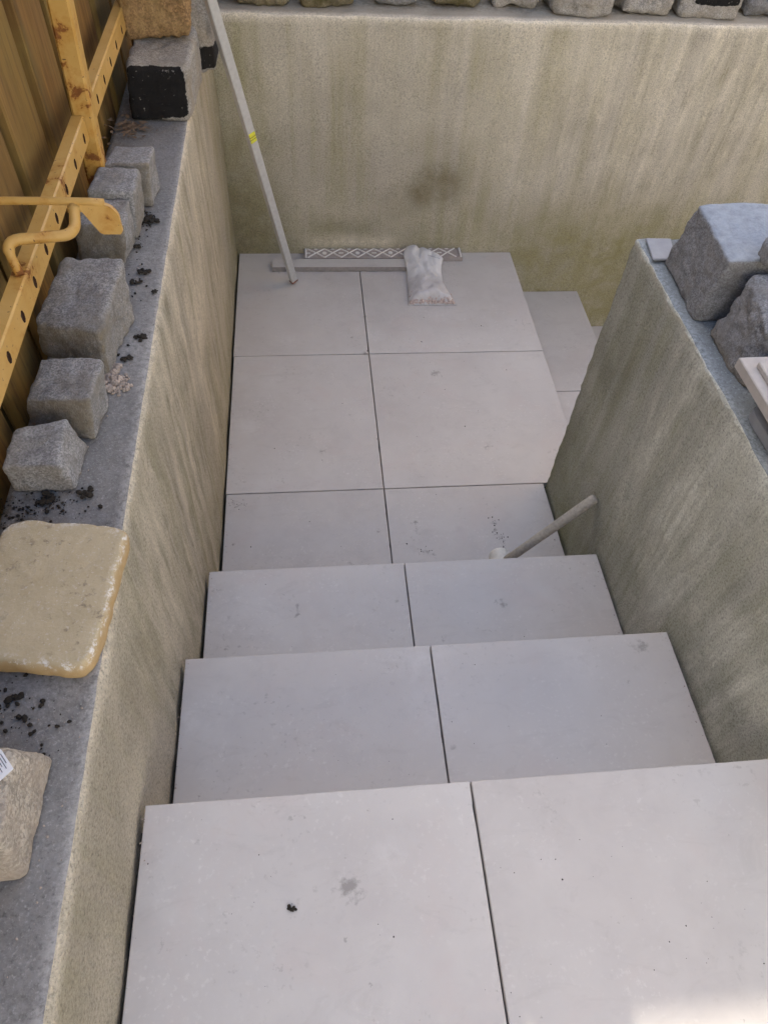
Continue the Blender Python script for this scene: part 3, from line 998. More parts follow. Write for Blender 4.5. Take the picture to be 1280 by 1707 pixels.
s = stone('cobblestone', [(-.645, -.937), (-.528, -1.000), (-.503, -.850), (-.625, -.800)], [(-.646, -.925), (-.525, -.975), (-.512, -.790), (-.618, -.780)], ZT, [.058, .078, .088, .088], M['granite_grey'], .17, 34, .0045, 3.9, warm=lambda p, n: .75 * sstep(-.2, -.7, n.y) + .35 * sstep(.3, .8, n.x))
tag(s, 'largest rough grey cobble in the row, beside the gravel patch', 'cobblestone', GL)
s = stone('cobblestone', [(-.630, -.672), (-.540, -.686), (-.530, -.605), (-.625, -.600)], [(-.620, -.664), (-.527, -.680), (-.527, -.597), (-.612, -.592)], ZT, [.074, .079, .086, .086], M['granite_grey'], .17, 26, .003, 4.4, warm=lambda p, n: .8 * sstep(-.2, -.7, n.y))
tag(s, 'squarish grey cobble right behind the yellow paddle', 'cobblestone', GL)
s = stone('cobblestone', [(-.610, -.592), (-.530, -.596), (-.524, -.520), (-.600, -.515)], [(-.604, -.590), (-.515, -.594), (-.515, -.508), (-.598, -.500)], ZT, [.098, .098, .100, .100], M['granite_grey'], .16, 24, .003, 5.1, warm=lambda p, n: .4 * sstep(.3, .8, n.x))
tag(s, 'narrow upright grey cobble between the paddle cobble and the foot of the post', 'cobblestone', GL)
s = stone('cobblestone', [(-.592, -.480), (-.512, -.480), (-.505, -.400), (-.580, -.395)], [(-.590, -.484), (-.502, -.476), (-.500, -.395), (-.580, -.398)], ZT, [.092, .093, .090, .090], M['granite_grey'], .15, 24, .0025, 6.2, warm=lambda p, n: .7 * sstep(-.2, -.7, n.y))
tag(s, 'smooth pale topped cobble on bare concrete, farthest of the low row', 'cobblestone', GL)
def tarfn(p, n):
    return sstep(-.1, -.6, n.y) * sstep(.132, .106, p.z - ZT) * sstep(.000, .022, p.z - ZT + (.012 if p.x < -.53 else 0)) * sstep(-.448, -.482, p.x)
s = stone('cobblestone', [(-.606, -.106), (-.462, -.101), (-.452, .135), (-.60, .14)], [(-.592, -.098), (-.449, -.090), (-.446, .140), (-.592, .145)], ZT, [.122, .118, .128, .130], M['granite_pale'], .17, 34, .004, 7.7, tar=tarfn)
tag(s, 'large pale granite block with its near face coated in black tar', 'stone')
s = stone('boulder', [(-.606, .030), (-.440, .028), (-.470, .19), (-.60, .19)], [(-.612, .030), (-.424, .022), (-.450, .20), (-.60, .20)], ZT + .1255, [.22, .21, .21, .22], M['granite_brown'], .30, 34, .008, 8.3)
tag(s, 'big rusty brown rounded stone resting on the tar coated block', 'stone')
s = stone('cobblestone', [(-.468, .145), (-.418, .182), (-.415, .36), (-.468, .36)], [(-.47, .180), (-.415, .205), (-.41, .36), (-.47, .36)], ZT + .001, [.26, .25, .26, .26], M['granite_pale'], .2, 24, .005, 9.1, tar=lambda p, n: sstep(.075, .05, p.z - ZT) * sstep(.004, .022, p.z - ZT) * sstep(.4, -.1, n.y))
tag(s, 'tall pale stone with a tar band low down, beside the top of the level', 'stone')
# granite offcut near the camera
s = stone('cobblestone', [(-.66, -1.765), (-.506, -1.745), (-.500, -1.62), (-.66, -1.60)], [(-.66, -1.75), (-.503, -1.728), (-.506, -1.640), (-.66, -1.62)], ZT, [.088, .092, .092, .09], M['granite_pink'], .13, 26, .004, 10.4)
tag(s, 'tan granite stone at the bottom left carrying a white paper label', 'stone')

# stones along the back wall top
BX = [(-.52, -.405, .70, .10, 'm'), (-.40, -.222, .665, .13, 'm'), (-.200, -.005, .672, .15, 'm'), (.03, .196, .69, .13, 'g'), (.205, .394, .69, .14, 'm'), (.41, .578, .71, .13, 'p'),
      (.590, .806, .640, .17, 'p'), (.822, 1.008, .672, .16, 'p'), (1.015, 1.225, .662, .17, 't'), (1.255, 1.42, .685, .15, 'd'), (1.45, 1.66, .67, .15, 'g'), (1.69, 1.9, .68, .15, 'p')]
BL = ['mossy stone tucked behind the leaning level on the back wall', 'dark mossy stone just right of the level on the back wall', 'second mossy stone right of the level on the back wall', 'grey stone between mossy ones on the back wall', 'broad mossy brown stone at the middle of the back wall row', 'pale weathered stone left of the block set farthest forward on the back wall',
      'pale square block set farthest forward on the back wall edge', 'pale block chipped on its near face between two larger blocks on the back wall', 'pale block with a black tar patch on the back wall', 'round greenish grey stone at the right end of the back wall row', 'grey stone past the right end of the back wall row', 'pale stone well past the right end of the back wall row']
for k, (x0, x1, y0, dp, q) in enumerate(BX):
    hh = random.uniform(.13, .17)
    mt = {'m': M['granite_moss'], 'g': M['granite_grey'], 'p': M['granite_pale'], 't': M['granite_pale'], 'd': M['granite_dark']}[q]
    tf = (lambda p, n: sstep(-.2, -.6, n.y) * sstep(.03, .045, p.z - ZT) * sstep(.085, .06, abs(p.x - 1.14))) if q == 't' else None
    j = lambda a=.008: random.uniform(-a, a)
    rr = {'m': .34, 'g': .32, 'p': .2, 't': .2, 'd': .42}[q]
    s = stone('cobblestone', [(x0 + .012, y0 + j()), (x1 - .012, y0 + j()), (x1 - .01, y0 + dp), (x0 + .01, y0 + dp)], [(x0 + j(), y0 + .01 + j()), (x1 + j(), y0 + .01 + j()), (x1 + j(), y0 + dp), (x0 + j(), y0 + dp)], ZT, [hh + j(.015) for _ in range(4)], mt, rr, 24, .008, 20 + k * 1.7, tar=tf)
    tag(s, BL[k], 'stone', 'stones lined up along the back wall top')

# right wall top
s = stone('boulder', [(.516, -.878), (.72, -.89), (.82, -.70), (.520, -.690)], [(.530, -.878), (.72, -.885), (.82, -.69), (.534, -.702)], ZR, [.128, .134, .135, .136], M['granite_dark'], .085, 40, .004, 41.2, sky_tint=lambda p, n: sstep(.5, .85, n.z))
tag(s, 'big grey boulder with a flat top tinted pale blue by painted skylight at the right wall end', 'stone')
s = stone('boulder', [(.542, -1.062), (.72, -1.10), (.74, -.915), (.530, -.915)], [(.545, -1.040), (.72, -1.08), (.74, -.905), (.562, -.905)], ZR, [.104, .11, .122, .118], M['granite_dark'], .13, 40, .007, 43.8, warm=lambda p, n: .55 * sstep(.03, .0, p.z - ZR))
tag(s, 'rough dark grey boulder partly under the tile offcuts', 'stone')
s = stone('cobblestone', [(.572, -.915), (.66, -.915), (.66, -.85), (.575, -.87)], [(.570, -.915), (.66, -.92), (.66, -.84), (.582, -.862)], ZR + .137, [.03, .035, .035, .03], M['granite_dark'], .35, 14, .003, 45.5)
tag(s, 'small dark stone lying on the flat topped boulder at the right edge', 'stone')

# ---------------------------------------------------------------- offcuts on the right wall
o = quad_slab('tile_offcut', [(.4975, -.690), (.545, -.690), (.560, -.616), (.506, -.614)], ZR + .0035, ZR + .0085, M['slate'])
tag(o, 'thin grey tile offcut lying at the corner of the right wall', 'tile offcut')
o = quad_slab('tile_offcut', [(.524, -1.33), (.80, -1.33), (.80, -1.118), (.545, -1.118), (.538, -1.124), (.531, -1.122), (.526, -1.130), (.517, -1.133), (.516, -1.15)], ZR + .0035, ZR + .0225, M['slate'])
tag(o, 'blue grey offcut with a broken corner at the bottom of the offcut stack', 'tile offcut')
o = quad_slab('tile_offcut', [(.540, -1.33), (.80, -1.33), (.80, -1.114), (.541, -1.116)], ZR + .023, ZR + .043, M['tile_edge'])
tag(o, 'set back offcut in the middle of the offcut stack, lower of two', 'tile offcut')
o = quad_slab('tile_offcut', [(.535, -1.32), (.80, -1.32), (.80, -1.125), (.536, -1.125)], ZR + .0435, ZR + .0645, M['tile_edge'])
tag(o, 'set back offcut right under the overhanging top slab', 'tile offcut')
o = quad_slab('tile_offcut', [(.492, -1.33), (.80, -1.33), (.80, -1.071), (.487, -1.077)], ZR + .065, ZR + .085, M['tile_edge'])
tag(o, 'pale overhanging tile slab on top of the offcut stack', 'tile offcut')
o = quad_slab('tile_offcut', [(.507, -1.33), (.60, -1.33), (.60, -1.094), (.5055, -1.100)], ZR + .0855, ZR + .0955, M['tile_edge'])
tag(o, 'narrow tile strip lying on the overhanging slab', 'tile offcut')

# ================================================================== BEIGE PAVER
def paver():
    outl = []
    P = [(-.612, -1.302), (-.449, -1.322), (-.469, -1.534), (-.640, -1.505)]   # top plan corners: far-left, far-right, near-right, near-left
    R = [.034, .030, .030, .03]
    n = 4
    for i in range(4):
        p = Vector((*P[i], 0)); a = (Vector((*P[i - 1], 0)) - p).normalized(); b = (Vector((*P[(i + 1) % 4], 0)) - p).normalized()
        outl += [q for q in bez(p + a * R[i], p, p + b * R[i], 8)]
    # even out along the edges
    pts = []
    for i, p in enumerate(outl):
        q = outl[(i + 1) % len(outl)]
        m_ = max(1, int((q - p).length / .006))
        pts += [p + (q - p) * k / m_ for k in range(m_)]
    c = sum(pts, Vector()) / len(pts)
    rings = [(.0, .0, .97, 1), (.004, .0, 1.0, 1), (.010, .0, 1.008, 1), (.019, .0, 1.004, .9), (.0245, .0, .985, .5), (.0275, .0, .962, .12), (.0285, 0, .93, 0), (.0288, 0, .86, 0), (.0288, 0, .7, 0), (.029, 0, .45, 0), (.029, 0, .2, 0)]
    V, F, side, worn = [], [], [], []
    N = len(pts)
    for z, _, sc, sd_ in rings:
        for p in pts:
            q = c + (p - c) * sc
            q.z = ZT + .003 + z
            d = fbm(q, 35, 3, 2.0)
            e = (p - c).normalized()
            if sc > .9: q += e * d * .0035
            q.z += fbm(q, 50, 3, 9.0) * (.0012 if z > .02 else 0)
            if z < .001: q.z = ZT + .0025
            V.append(q); side.append(sd_); worn.append(.9 if .95 < sc < .99 and z > .02 else (.45 if .92 < sc < .95 else .06))
    for r_ in range(len(rings) - 1):
        for i in range(N):
            j = (i + 1) % N
            F.append((r_ * N + i, (r_ + 1) * N + i, (r_ + 1) * N + j, r_ * N + j))
    V.append(Vector((c.x, c.y, ZT + .032))); side.append(0); worn.append(0)
    k = len(V) - 1
    b0 = (len(rings) - 1) * N
    for i in range(N): F.append((b0 + i, k, b0 + (i + 1) % N))
    F.append(tuple(range(N)))
    me = mesh('paver', V, F)
    o = link('paver', me, M['paver'], None, True)
    bm = bmesh.new(); bm.from_mesh(me); bmesh.ops.recalc_face_normals(bm, faces=bm.faces[:]); bm.to_mesh(me); bm.free()
    set_attr(me, 'side', side); set_attr(me, 'worn', worn)
    tag(o, 'flat beige paver with rounded corners overhanging the left wall edge', 'paver')
paver()

# white label lying on the granite stone
lab = tag(empty('paper_label', (-.52, -1.66, ZT + .096)), 'white printed paper label on the stone at the left edge', 'label')
quad_slab('sheet', [(-.548, -1.672), (-.513, -1.6755), (-.5025, -1.664), (-.519, -1.6435)], ZT + .0965, ZT + .0970, M['paper'], lab, 0)
for k in range(5):
    a = Vector((-.519, -1.6435, 0)); b = Vector((-.5025, -1.664, 0)); c_ = Vector((-.513, -1.6755, 0)) - b
    t0 = .14 + .15 * k
    p0 = a + (b - a) * .16 + c_ * t0; p1 = a + (b - a) * (.80 if k % 2 else .62) + c_ * t0
    dv = c_ * .045
    quad_slab('print_line', [(p0.x, p0.y), ((p0 + dv).x, (p0 + dv).y), ((p1 + dv).x, (p1 + dv).y), (p1.x, p1.y)], ZT + .0971, ZT + .0973, M['ink'], lab, 0)

# ================================================================== THINGS ON THE LANDING
# aluminium straightedge with a level vial, leaning into the corner
F0 = Vector((-.253, .409, .012))
Pt = Vector((-.404, .120, .987))
ax = (Pt - F0).normalized()
lev = tag(empty('spirit_level', F0), 'long aluminium straightedge with yellow vial leaning on the left wall stones', 'level')
side_ = Vector((1, 0, 0)); side_ = (side_ - ax * side_.dot(ax)).normalized()
nrm = ax.cross(side_).normalized()
if nrm.y > 0: nrm = -nrm
ang = math.radians(38)
u_ = side_ * math.cos(ang) + nrm * math.sin(-ang)
v_ = ax.cross(u_).normalized()
if v_.y > 0: v_ = -v_
def prism(name, s0, s1, hw, hd, mat, parent, bev=.0015, off=(0, 0)):
    bm = bmesh.new()
    sec = [(-hw, -hd), (hw, -hd), (hw, hd), (-hw, hd)]
    lo = [bm.verts.new(F0 + ax * s0 + u_ * (a + off[0]) + v_ * (b + off[1])) for a, b in sec]
    hi = [bm.verts.new(F0 + ax * s1 + u_ * (a + off[0]) + v_ * (b + off[1])) for a, b in sec]
    bm.faces.new(lo[::-1]); bm.faces.new(hi)
    for i in range(4):
        j = (i + 1) % 4
        bm.faces.new((lo[i], lo[j], hi[j], hi[i]))
    bmesh.ops.recalc_face_normals(bm, faces=bm.faces[:])
    if bev: bmesh.ops.bevel(bm, geom=bm.edges[:], offset=bev, segments=2, affect='EDGES')
    return bm_obj(name, bm, mat, parent)
prism('beam', .004, 1.5, .0125, .011, M['alu'], lev)
prism('end_cap', -.003, .005, .0137, .0112, M['cap_red'], lev)
vl = prism('vial', .632, .664, .0105, .0035, M['vial'], lev, .001, (0, .0095))
prism('mark', .643, .6445, .0107, .0037, M['vial_line'], vl, 0, (0, .0096))
prism('mark', .651, .6525, .0107, .0037, M['vial_line'], vl, 0, (0, .0096))

# tile skirting strips
def wavy_strip():
    bm = bmesh.new()
    n = 60
    x0, x1, y0, y1, z1 = -.331, .262, .481, .533, .0215
    pr = []
    for i in range(n + 1):
        x = x0 + (x1 - x0) * i / n
        zl_ = .0012 + .0022 * (.5 + .5 * math.sin(i * .95)) + .001 * noise.noise(Vector((i * .7, 0, 0)))
        y = y0 - .0085 * (x - x0)
        pr.append([bm.verts.new(p) for p in ((x, y, zl_), (x, y, z1 - .001), (x, y + .001, z1), (x, y + .052, z1), (x, y + .052, .001))])
    for a, b in zip(pr, pr[1:]):
        for k in range(5):
            j = (k + 1) % 5
            bm.faces.new((a[k], b[k], b[j], a[j]))
    bm.faces.new(pr[0]); bm.faces.new(pr[-1][::-1])
    bmesh.ops.recalc_face_normals(bm, faces=bm.faces[:])
    for f in bm.faces:
        if f.normal.z < .5: f.material_index = 1
    o = bm_obj('tile_strip', bm, [M['tile'], M['saw']])
    tag(o, 'long pale tile strip lying face up behind the foot of the level', 'tile strip')
wavy_strip()
st = tag(empty('tile_strip', (.1, .57, 0)), 'tile strip lying upside down against the back wall, diamond ribs showing', 'tile strip')
box('slab', (-.211, .5405, .001), (.411, .602, .0195), M['tile_back'], st, .001)
bm = bmesh.new()
def rib(p, q, w_=.0042, h=.0035):
    p, q = Vector(p), Vector(q)
    d = (q - p).normalized(); s_ = Vector((-d.y, d.x, 0)) * w_ / 2
    z0, z1 = .0188, .0195 + h
    lo = [bm.verts.new((a.x, a.y, z0)) for a in (p - s_, q - s_, q + s_, p + s_)]
    hi = [bm.verts.new((a.x, a.y, z1)) for a in (p - s_ * .7, q - s_ * .7, q + s_ * .7, p + s_ * .7)]
    bm.faces.new(hi)
    for i in range(4):
        j = (i + 1) % 4
        bm.faces.new((lo[i], lo[j], hi[j], hi[i]))
x0 = -.196; pw = .0645
for k in range(9):
    a = x0 + pw * k; b = min(a + pw, .396); mid_ = a + pw / 2
    rib((a, .5425, 0), (mid_, .573, 0)); rib((mid_ + .0005, .573, 0), (a + pw, .6, 0))
    rib((a, .6, 0), (mid_ - .0045, .5765, 0)); rib((mid_ + .0045, .5695, 0), (a + pw, .5425, 0))
    rib((a - .009 + .0, .571, 0), (a + .009, .571, 0), .003)
    if k % 2: rib((a - .006, .577, 0), (a + .006, .577, 0), .003); rib((a - .006, .565, 0), (a + .006, .565, 0), .003)
    rib((a + pw / 2 - .006, .5975, 0), (a + pw / 2 + .006, .5975, 0), .003)
bmesh.ops.recalc_face_normals(bm, faces=bm.faces[:])
o = bm_obj('ribs', bm, M['rib'], st); o['kind'] = 'stuff'
for x in (-.2035, .4035):
    bm = bmesh.new()
    rib((x, .542, 0), (x, .60, 0), .007, .005)
    bmesh.ops.recalc_face_normals(bm, faces=bm.faces[:])
    bm_obj('end_rib', bm, M['rib'], st)

# plastic bag with granules, slumped over the strips
bag = tag(empty('plastic_bag', (.25, .3, 0)), 'frosted clear plastic bag of pinkish granules slumped over the tile strips', 'bag')
def bag_mesh():
    nu, nv = 44, 64
    # centre line in y, with height of the lower skin
    L_ = lambda t: [(.0, .165, .348), (.12, .168, .338), (.3, .172, .322), (.5, .175, .316), (.68, .179, .313), (.82, .176, .318), (.90, .172, .318), (1.0, .190, .322)]
    def edge(t):
        tb = L_(t)
        for a, b in zip(tb, tb[1:]):
            if t <= b[0]:
                f = (t - a[0]) / (b[0] - a[0]); return a[1] + (b[1] - a[1]) * f, a[2] + (b[2] - a[2]) * f
        return tb[-1][1:]
    def base_z(y):
        return .001 + .0235 * sstep(.40, .475, y) + .006 * sstep(.50, .56, y)
    V, F = [], []
    W = nu + 1
    for sd_ in (0, 1):
        for j in range(nv + 1):
            t = j / nv
            for i in range(nu + 1):
                u = i / nu
                xa, xb = edge(t)
                x = xa + (xb - xa) * u
                y = .262 + .275 * t
                # ragged opening: its left part reaches farther than the right one
                y += sstep(.75, 1.0, t) * (.045 * (1 - u) ** 1.0 - .045 * u) 
                prof_ = (math.sin(math.pi * u) ** .6)
                full = .036 * sstep(0, .10, t) * (1 - sstep(.30, .80, t)) + .009 * sstep(0, .1, t)
                z = base_z(y)
                cr = fbm((x, y, sd_), 26, 4, 3.3) * .009 + .010 * abs(math.sin((u * 2.6 + t * 1.3 + .3 * fbm((x, y, 0), 12, 2, 1)) * 3.0)) * sstep(.2, .5, t) + .005 * abs(math.sin(u * 9 - t * 4)) * sstep(.5, .1, t)
                if sd_: z += prof_ * (full + max(0, cr) * sstep(0, .1, t)) + .0012 * sstep(.0, .05, min(u, 1 - u, t))
                z += .022 * sstep(.7, 1.0, t) * (.4 + .6 * u)
                V.append((x, y, z))
    n1 = W * (nv + 1)
    for sd_ in (0, 1):
        o_ = sd_ * n1
        for j in range(nv):
            for i in range(nu):
                a = o_ + j * W + i
                q = (a, a + 1, a + 1 + W, a + W)
                F.append(q if sd_ else q[::-1])
    me = mesh('film', V, F)
    bm = bmesh.new(); bm.from_mesh(me)
    bmesh.ops.remove_doubles(bm, verts=bm.verts[:], dist=.0006)
    bm.to_mesh(me); bm.free()
    link('film', me, M['bag'], bag, True)
    # contents
    bm = bmesh.new()
    rnd = random.Random(3)
    for k in range(750):
        t = rnd.random() ** 1.4 * .50 + .03
        u = .05 + .9 * rnd.random()
        if t > .2 and u < .35 and rnd.random() < .4: continue
        xa, xb = edge(t)
        y = .262 + .275 * t
        full = .030 * sstep(0, .10, t) * (1 - sstep(.25, .62, t)) + .004
        z = .003 + rnd.random() * full * (math.sin(math.pi * u) ** .6) * .95
        mt_ = Matrix.Translation((xa + (xb - xa) * u, y, z)) @ Matrix.Rotation(rnd.random() * 6, 4, Vector((rnd.random(), rnd.random(), .5)).normalized()) @ Matrix.Diagonal((rnd.uniform(.004, .009), rnd.uniform(.003, .005), .003, 1))
        bmesh.ops.create_cube(bm, size=2.0, matrix=mt_)
    o = bm_obj('granules', bm, M['granules'], bag); o['kind'] = 'stuff'
    # small printed line near the mouth of the bag
    for k in range(9):
        t = k / 8
        x = .262 + .040 * t; y = .497 - .022 * t
        z = .080
        quad_slab('print_mark', [(x, y), (x + .0026, y - .0016), (x + .0036, y + .0006 + .002 * (k % 2)), (x + .001, y + .0026)], .0570, .0574, M['ink'], bag, 0)
bag_mesh()

# mallet leaning on the right wall
mal = tag(empty('mallet', (.29, -.9, 0)), 'mallet with white rubber head leaning its worn handle on the right wall', 'mallet')
hd = Vector((.289, -.905, .040))
tp = Vector((.482, -.884, .287))
bm = bmesh.new()
dv = (tp - hd)
tube(bm, [hd + dv * -.02, hd + dv * .3, hd + dv * .6, hd + dv * .9, hd + dv * .985, tp], [.0115, .0118, .0125, .013, .0125, .009], 16)
bm_obj('handle', bm, M['handle'], mal, True)
bm = bmesh.new()
a = Vector((.283, -.972, .031)); b = Vector((.292, -.862, .031))
tube(bm, [a, a + (b - a) * .04, a + (b - a) * .1, a + (b - a) * .5, a + (b - a) * .9, a + (b - a) * .96, b], [.023, .027, .029, .0285, .029, .027, .022], 24)
bm_obj('head', bm, M['white_rubber'], mal, True)

# ================================================================== SOIL, GRAVEL, LITTER
def clump(loc, r, seed):
    bm = bmesh.new()
    rnd = random.Random(seed)
    for k in range(9):
        a = rnd.random() * 6.28; d = r * math.sqrt(rnd.random())
        q = r * rnd.uniform(.25, .5)
        mt_ = Matrix.Translation((math.cos(a) * d, math.sin(a) * d * .7, q * .35)) @ Matrix.Rotation(rnd.random() * 6, 4, 'Z') @ Matrix.Diagonal((q, q * .8, q * .55, 1))
        bmesh.ops.create_icosphere(bm, subdivisions=2, radius=1.0, matrix=mt_)
    for v in bm.verts:
        v.co += v.co.normalized() * noise.noise(v.co * 260 + Vector((seed, 0, 0))) * r * .22
        v.co.z = max(v.co.z, 0)
    o = bm_obj('soil_clump', bm, M['soil'])
    o.location = (*loc, ZT + .0025)
    return o
CL = [((-.512, -.530), .016, 'largest black soil clump in front of the pale topped cobble'), ((-.530, -.503), .009, 'small soil clump touching the pale topped cobble'), ((-.531, -.622), .011, 'soil clump right beside the upright cobble'),
      ((-.504, -.705), .013, 'soil clump between the paddle cobble and the largest cobble'), ((-.516, -.741), .010, 'soil clump by the far corner of the largest cobble'), ((-.479, -.769), .006, 'tiny soil clump closest to the left wall edge'),
      ((-.490, -.899), .012, 'lone oval soil clump beside the middle of the largest cobble'), ((-.507, -.952), .010, 'soil clump just above the gravel patch'), ((-.530, -1.240), .014, 'soil clump at the near corner of the nearest cobble'),
      ((-.583, -1.250), .012, 'soil clump in front of the nearest cobble'), ((-.559, -1.552), .010, 'soil clump just below the beige paver')]
for k, (l, r_, lb) in enumerate(CL):
    tag(clump(l, r_, 50 + k), lb, 'soil clump', 'black soil clumps on the left wall top')

def crumbs(name, mat, spots, cnt, smin, smax, seed, label, cat, flat=.6):
    bm = bmesh.new()
    rnd = random.Random(seed)
    for k in range(cnt):
        x, y, z, rx, ry = rnd.choice(spots)
        px = x + rnd.gauss(0, .5) * rx; py = y + rnd.gauss(0, .5) * ry
        if z > .79 and px > XL - .006 and px < .0: continue
        q = smin * (smax / smin) ** (rnd.random() ** 2)
        mt_ = Matrix.Translation((px, py, z + q * flat * .6)) @ Matrix.Rotation(rnd.random() * 6, 4, 'Z') @ Matrix.Diagonal((q, q * rnd.uniform(.6, .95), q * flat, 1))
        r_ = bmesh.ops.create_icosphere(bm, subdivisions=1, radius=1.0, matrix=mt_)
        for v in r_['verts']: v.co += Vector((rnd.uniform(-1, 1), rnd.uniform(-1, 1), rnd.uniform(-1, 1))) * q * .16
    o = bm_obj(name, bm, mat)
    tag(o, label, cat, kind='stuff')
zt = ZT + .001
crumbs('soil_crumbs', M['soil'], [(-.60, -1.265, zt, .05, .03), (-.57, -1.262, zt, .05, .025), (-.58, -1.255, zt, .05, .02), (-.625, -1.285, zt, .03, .03), (-.52, -.72, zt, .03, .25), (-.57, -1.56, zt, .06, .04), (-.55, -1.60, zt, .06, .06), (-.52, -.53, zt, .02, .03)], 420, .0008, .0045, 5, 'black soil crumbs scattered along the left wall top', 'soil')
crumbs('gravel', M['pebble'], [(-.518, -1.005, zt, .020, .024), (-.512, -1.015, zt, .022, .026), (-.525, -.99, zt, .012, .02)], 190, .003, .0085, 6, 'small heap of pinkish gravel beside the largest cobble', 'gravel', .75)
crumbs('grit', M['pebble'], [(-.55, -1.7, zt, .09, .12), (-.51, -1.65, zt, .05, .15), (-.53, -1.1, zt, .03, .3), (-.53, -.5, zt, .05, .3)], 160, .0006, .0022, 8, 'fine pale grit on the left wall top', 'grit')
crumbs('crumbs', M['soil'], [(.095, -.832, 0, .03, .02), (.30, -.76, 0, .01, .05), (.32, -.80, 0, .02, .03), (-.1, -.87, 0, .06, .02), (-.42, -.64, 0, .04, .03), (.0, -.3, 0, .6, .7), (.1, -.2, 0, .5, .6)], 150, .0007, .0030, 9, 'dark crumbs dropped on the landing tiles', 'crumbs')
crumbs('crumbs', M['soil'], [(.0, -1.15, H, .5, .2), (.0, -1.45, 2 * H, .5, .2), (-.1, -1.75, 3 * H, .5, .2), (.2, -1.8, 3 * H, .4, .15)], 110, .0005, .0014, 10, 'fine dark crumbs on the upper treads', 'crumbs')
edge = []
for k in range(26): edge.append((xlf(0) + .004, .58 - k * .06, 0, .008, .05))
for i_ in range(3): edge += [(xlf(0) + .004, Y1 - D * i_ - .05 * q, H * (i_ + 1), .008, .05) for q in range(5)]
for i_ in range(3): edge += [(xrf(Y1) - .004, Y1 - D * i_ - .05 * q, H * (i_ + 1), .008, .05) for q in range(5)]
crumbs('mortar_grit', M['pebble'], edge, 260, .0006, .0020, 14, 'sand and mortar grit along the tile edges by the walls', 'grit')
# black cake crumb on the top tread
o = clump((-.251, -1.757), .0055, 91); o.location.z = 3 * H + .0005
tag(o, 'single black soil crumb on the nearest tread', 'soil clump')
# dry leaf litter by the tar coated block
bm = bmesh.new()
rnd = random.Random(12)
for k in range(110):
    x = -.60 + rnd.gauss(0, .5) * .05; y = -.135 + rnd.gauss(0, .5) * .05
    if y > -.112 and x > -.605: y = -.115 - rnd.random() * .04
    a = rnd.random() * 6.28; l = rnd.uniform(.004, .012); w_ = l * rnd.uniform(.2, .5)
    d = Vector((math.cos(a), math.sin(a), 0)); s_ = Vector((-d.y, d.x, 0))
    z = zt + .001 + rnd.random() * .006
    c_ = Vector((x, y, z))
    vs = [bm.verts.new(c_ - d * l), bm.verts.new(c_ + s_ * w_ + Vector((0, 0, .002))), bm.verts.new(c_ + d * l + Vector((0, 0, rnd.random() * .004))), bm.verts.new(c_ - s_ * w_)]
    bm.faces.new(vs)
o = bm_obj('leaf_litter', bm, M['leaf'])
tag(o, 'dry leaf litter in the corner below the tar coated block', 'leaf litter', kind='stuff')

# ================================================================== HOUSE beyond the back wall: its eave ends the shade at the camera's feet
HY = 4.2
EY = 3.85
ez = 3 * H + (EY + 1.942) / math.cos(SUN_AZ) * math.tan(SUN_EL)
house = tag(empty('house', (-4.0, HY, .735)), 'pale brick house standing beyond the back wall, shading the stairs', 'house')
box('wall', (-9, HY, .70), (-.08, HY + 6, ez - .05), M['brick'], house)
def roof():
    V = [(-9.4, EY, ez - .12), (.12, EY, ez - .12), (.12, EY, ez), (-9.4, EY, ez), (-9.4, HY + 3, ez + 1.6), (.12, HY + 3, ez + 1.6), (-9.4, HY + 6.4, ez), (.12, HY + 6.4, ez), (-9.4, HY + 6.4, ez - .12), (.12, HY + 6.4, ez - .12)]
    F = [(0, 1, 2, 3), (3, 2, 5, 4), (4, 5, 7, 6), (6, 7, 9, 8), (0, 8, 9, 1), (0, 3, 4, 6, 8), (1, 9, 7, 5, 2)]
    link('roof', mesh('roof', V, F), M['roof'], house)
roof()
for x in (-7.2, -5.2, -1.6):
    wv = box('window', (x, HY - .03, 1.75), (x + 1.2, HY - .003, 3.05), M['frame'], house)
    box('pane', (x + .08, HY - .036, 1.83), (x + .57, HY - .031, 2.97), M['glass'], wv)
    box('pane', (x + .63, HY - .036, 1.83), (x + 1.12, HY - .031, 2.97), M['glass'], wv)
dr = box('door', (-3.4, HY - .04, .74), (-2.4, HY - .003, 2.85), M['door'], house)
box('handle', (-2.55, HY - .09, 1.75), (-2.52, HY - .041, 1.9), M['alu'], dr)

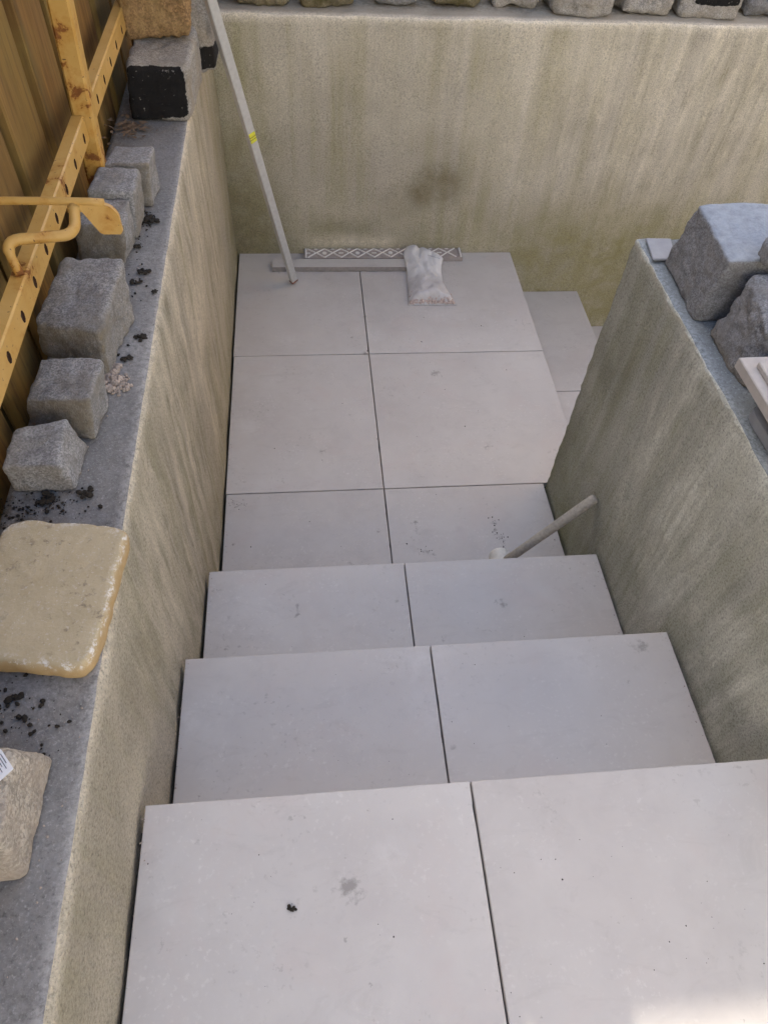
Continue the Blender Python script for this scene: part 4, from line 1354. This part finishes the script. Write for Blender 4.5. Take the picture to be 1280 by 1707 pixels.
# unseen house added behind the camera: its pale render bounces sunlight forward
hb = tag(empty('house', (1.0, -8.6, .735)), 'unseen pale rendered house added behind the stairs to bounce sunlight', 'house')
box('wall', (-7, -14.6, .70), (9, -8.6, 6.4), M['render'], hb)
link('roof', mesh('roof', [(-7.4, -8.3, 6.28), (9.4, -8.3, 6.28), (9.4, -11.6, 8.2), (-7.4, -11.6, 8.2), (9.4, -14.9, 6.28), (-7.4, -14.9, 6.28), (-7.4, -8.3, 6.405), (9.4, -8.3, 6.405), (9.4, -14.9, 6.405), (-7.4, -14.9, 6.405)],
     [(6, 7, 2, 3), (3, 2, 8, 9), (0, 1, 7, 6), (4, 5, 9, 8), (1, 0, 5, 4), (0, 6, 3, 9, 5), (1, 4, 8, 2, 7)]), M['roof'], hb)
for x in (-5.2, -2.6, 2.2, 5.0):
    for z in (1.7, 4.4):
        wv = box('window', (x, -8.597, z), (x + 1.2, -8.57, z + 1.3), M['frame'], hb)
        box('pane', (x + .08, -8.569, z + .08), (x + .57, -8.564, z + 1.22), M['glass'], wv)
        box('pane', (x + .63, -8.569, z + .08), (x + 1.12, -8.564, z + 1.22), M['glass'], wv)
dr = box('door', (-.2, -8.597, .757), (.9, -8.56, 2.9), M['door'], hb)
box('handle', (.75, -8.559, 1.75), (.78, -8.51, 1.9), M['alu'], dr)

# unseen wing added right of the lower flight: cream render bounces warm sun
wg = tag(empty('bounce_wing', (3.31, -1.0, .735)), 'unseen cream rendered wing added right of the stairwell to bounce warm sunlight', 'house')
box('wall', (3.31, -0.9, -1.5), (8.0, 3.7, 6.2), M['cream'], wg)
link('roof', mesh('roof', [(3.11, -1.1, 6.1), (8.2, -1.1, 6.1), (8.2, 3.7, 6.1), (3.11, 3.7, 6.1), (3.11, -1.1, 6.25), (8.2, -1.1, 6.25), (8.2, 3.7, 6.25), (3.11, 3.7, 6.25), (5.9, -1.1, 7.4), (5.9, 3.7, 7.4)],
     [(3, 2, 1, 0), (4, 8, 9, 7), (5, 6, 9, 8), (0, 1, 5, 8, 4), (2, 3, 7, 9, 6), (0, 4, 7, 3), (1, 2, 6, 5)]), M['roof'], wg)
for y in (-.5, 1.9):
    wv = box('window', (3.285, y, 1.75), (3.307, y + 1.1, 3.0), M['frame'], wg)
    box('pane', (3.278, y + .08, 1.83), (3.284, y + .52, 2.92), M['glass'], wv)
    box('pane', (3.278, y + .58, 1.83), (3.284, y + 1.02, 2.92), M['glass'], wv)
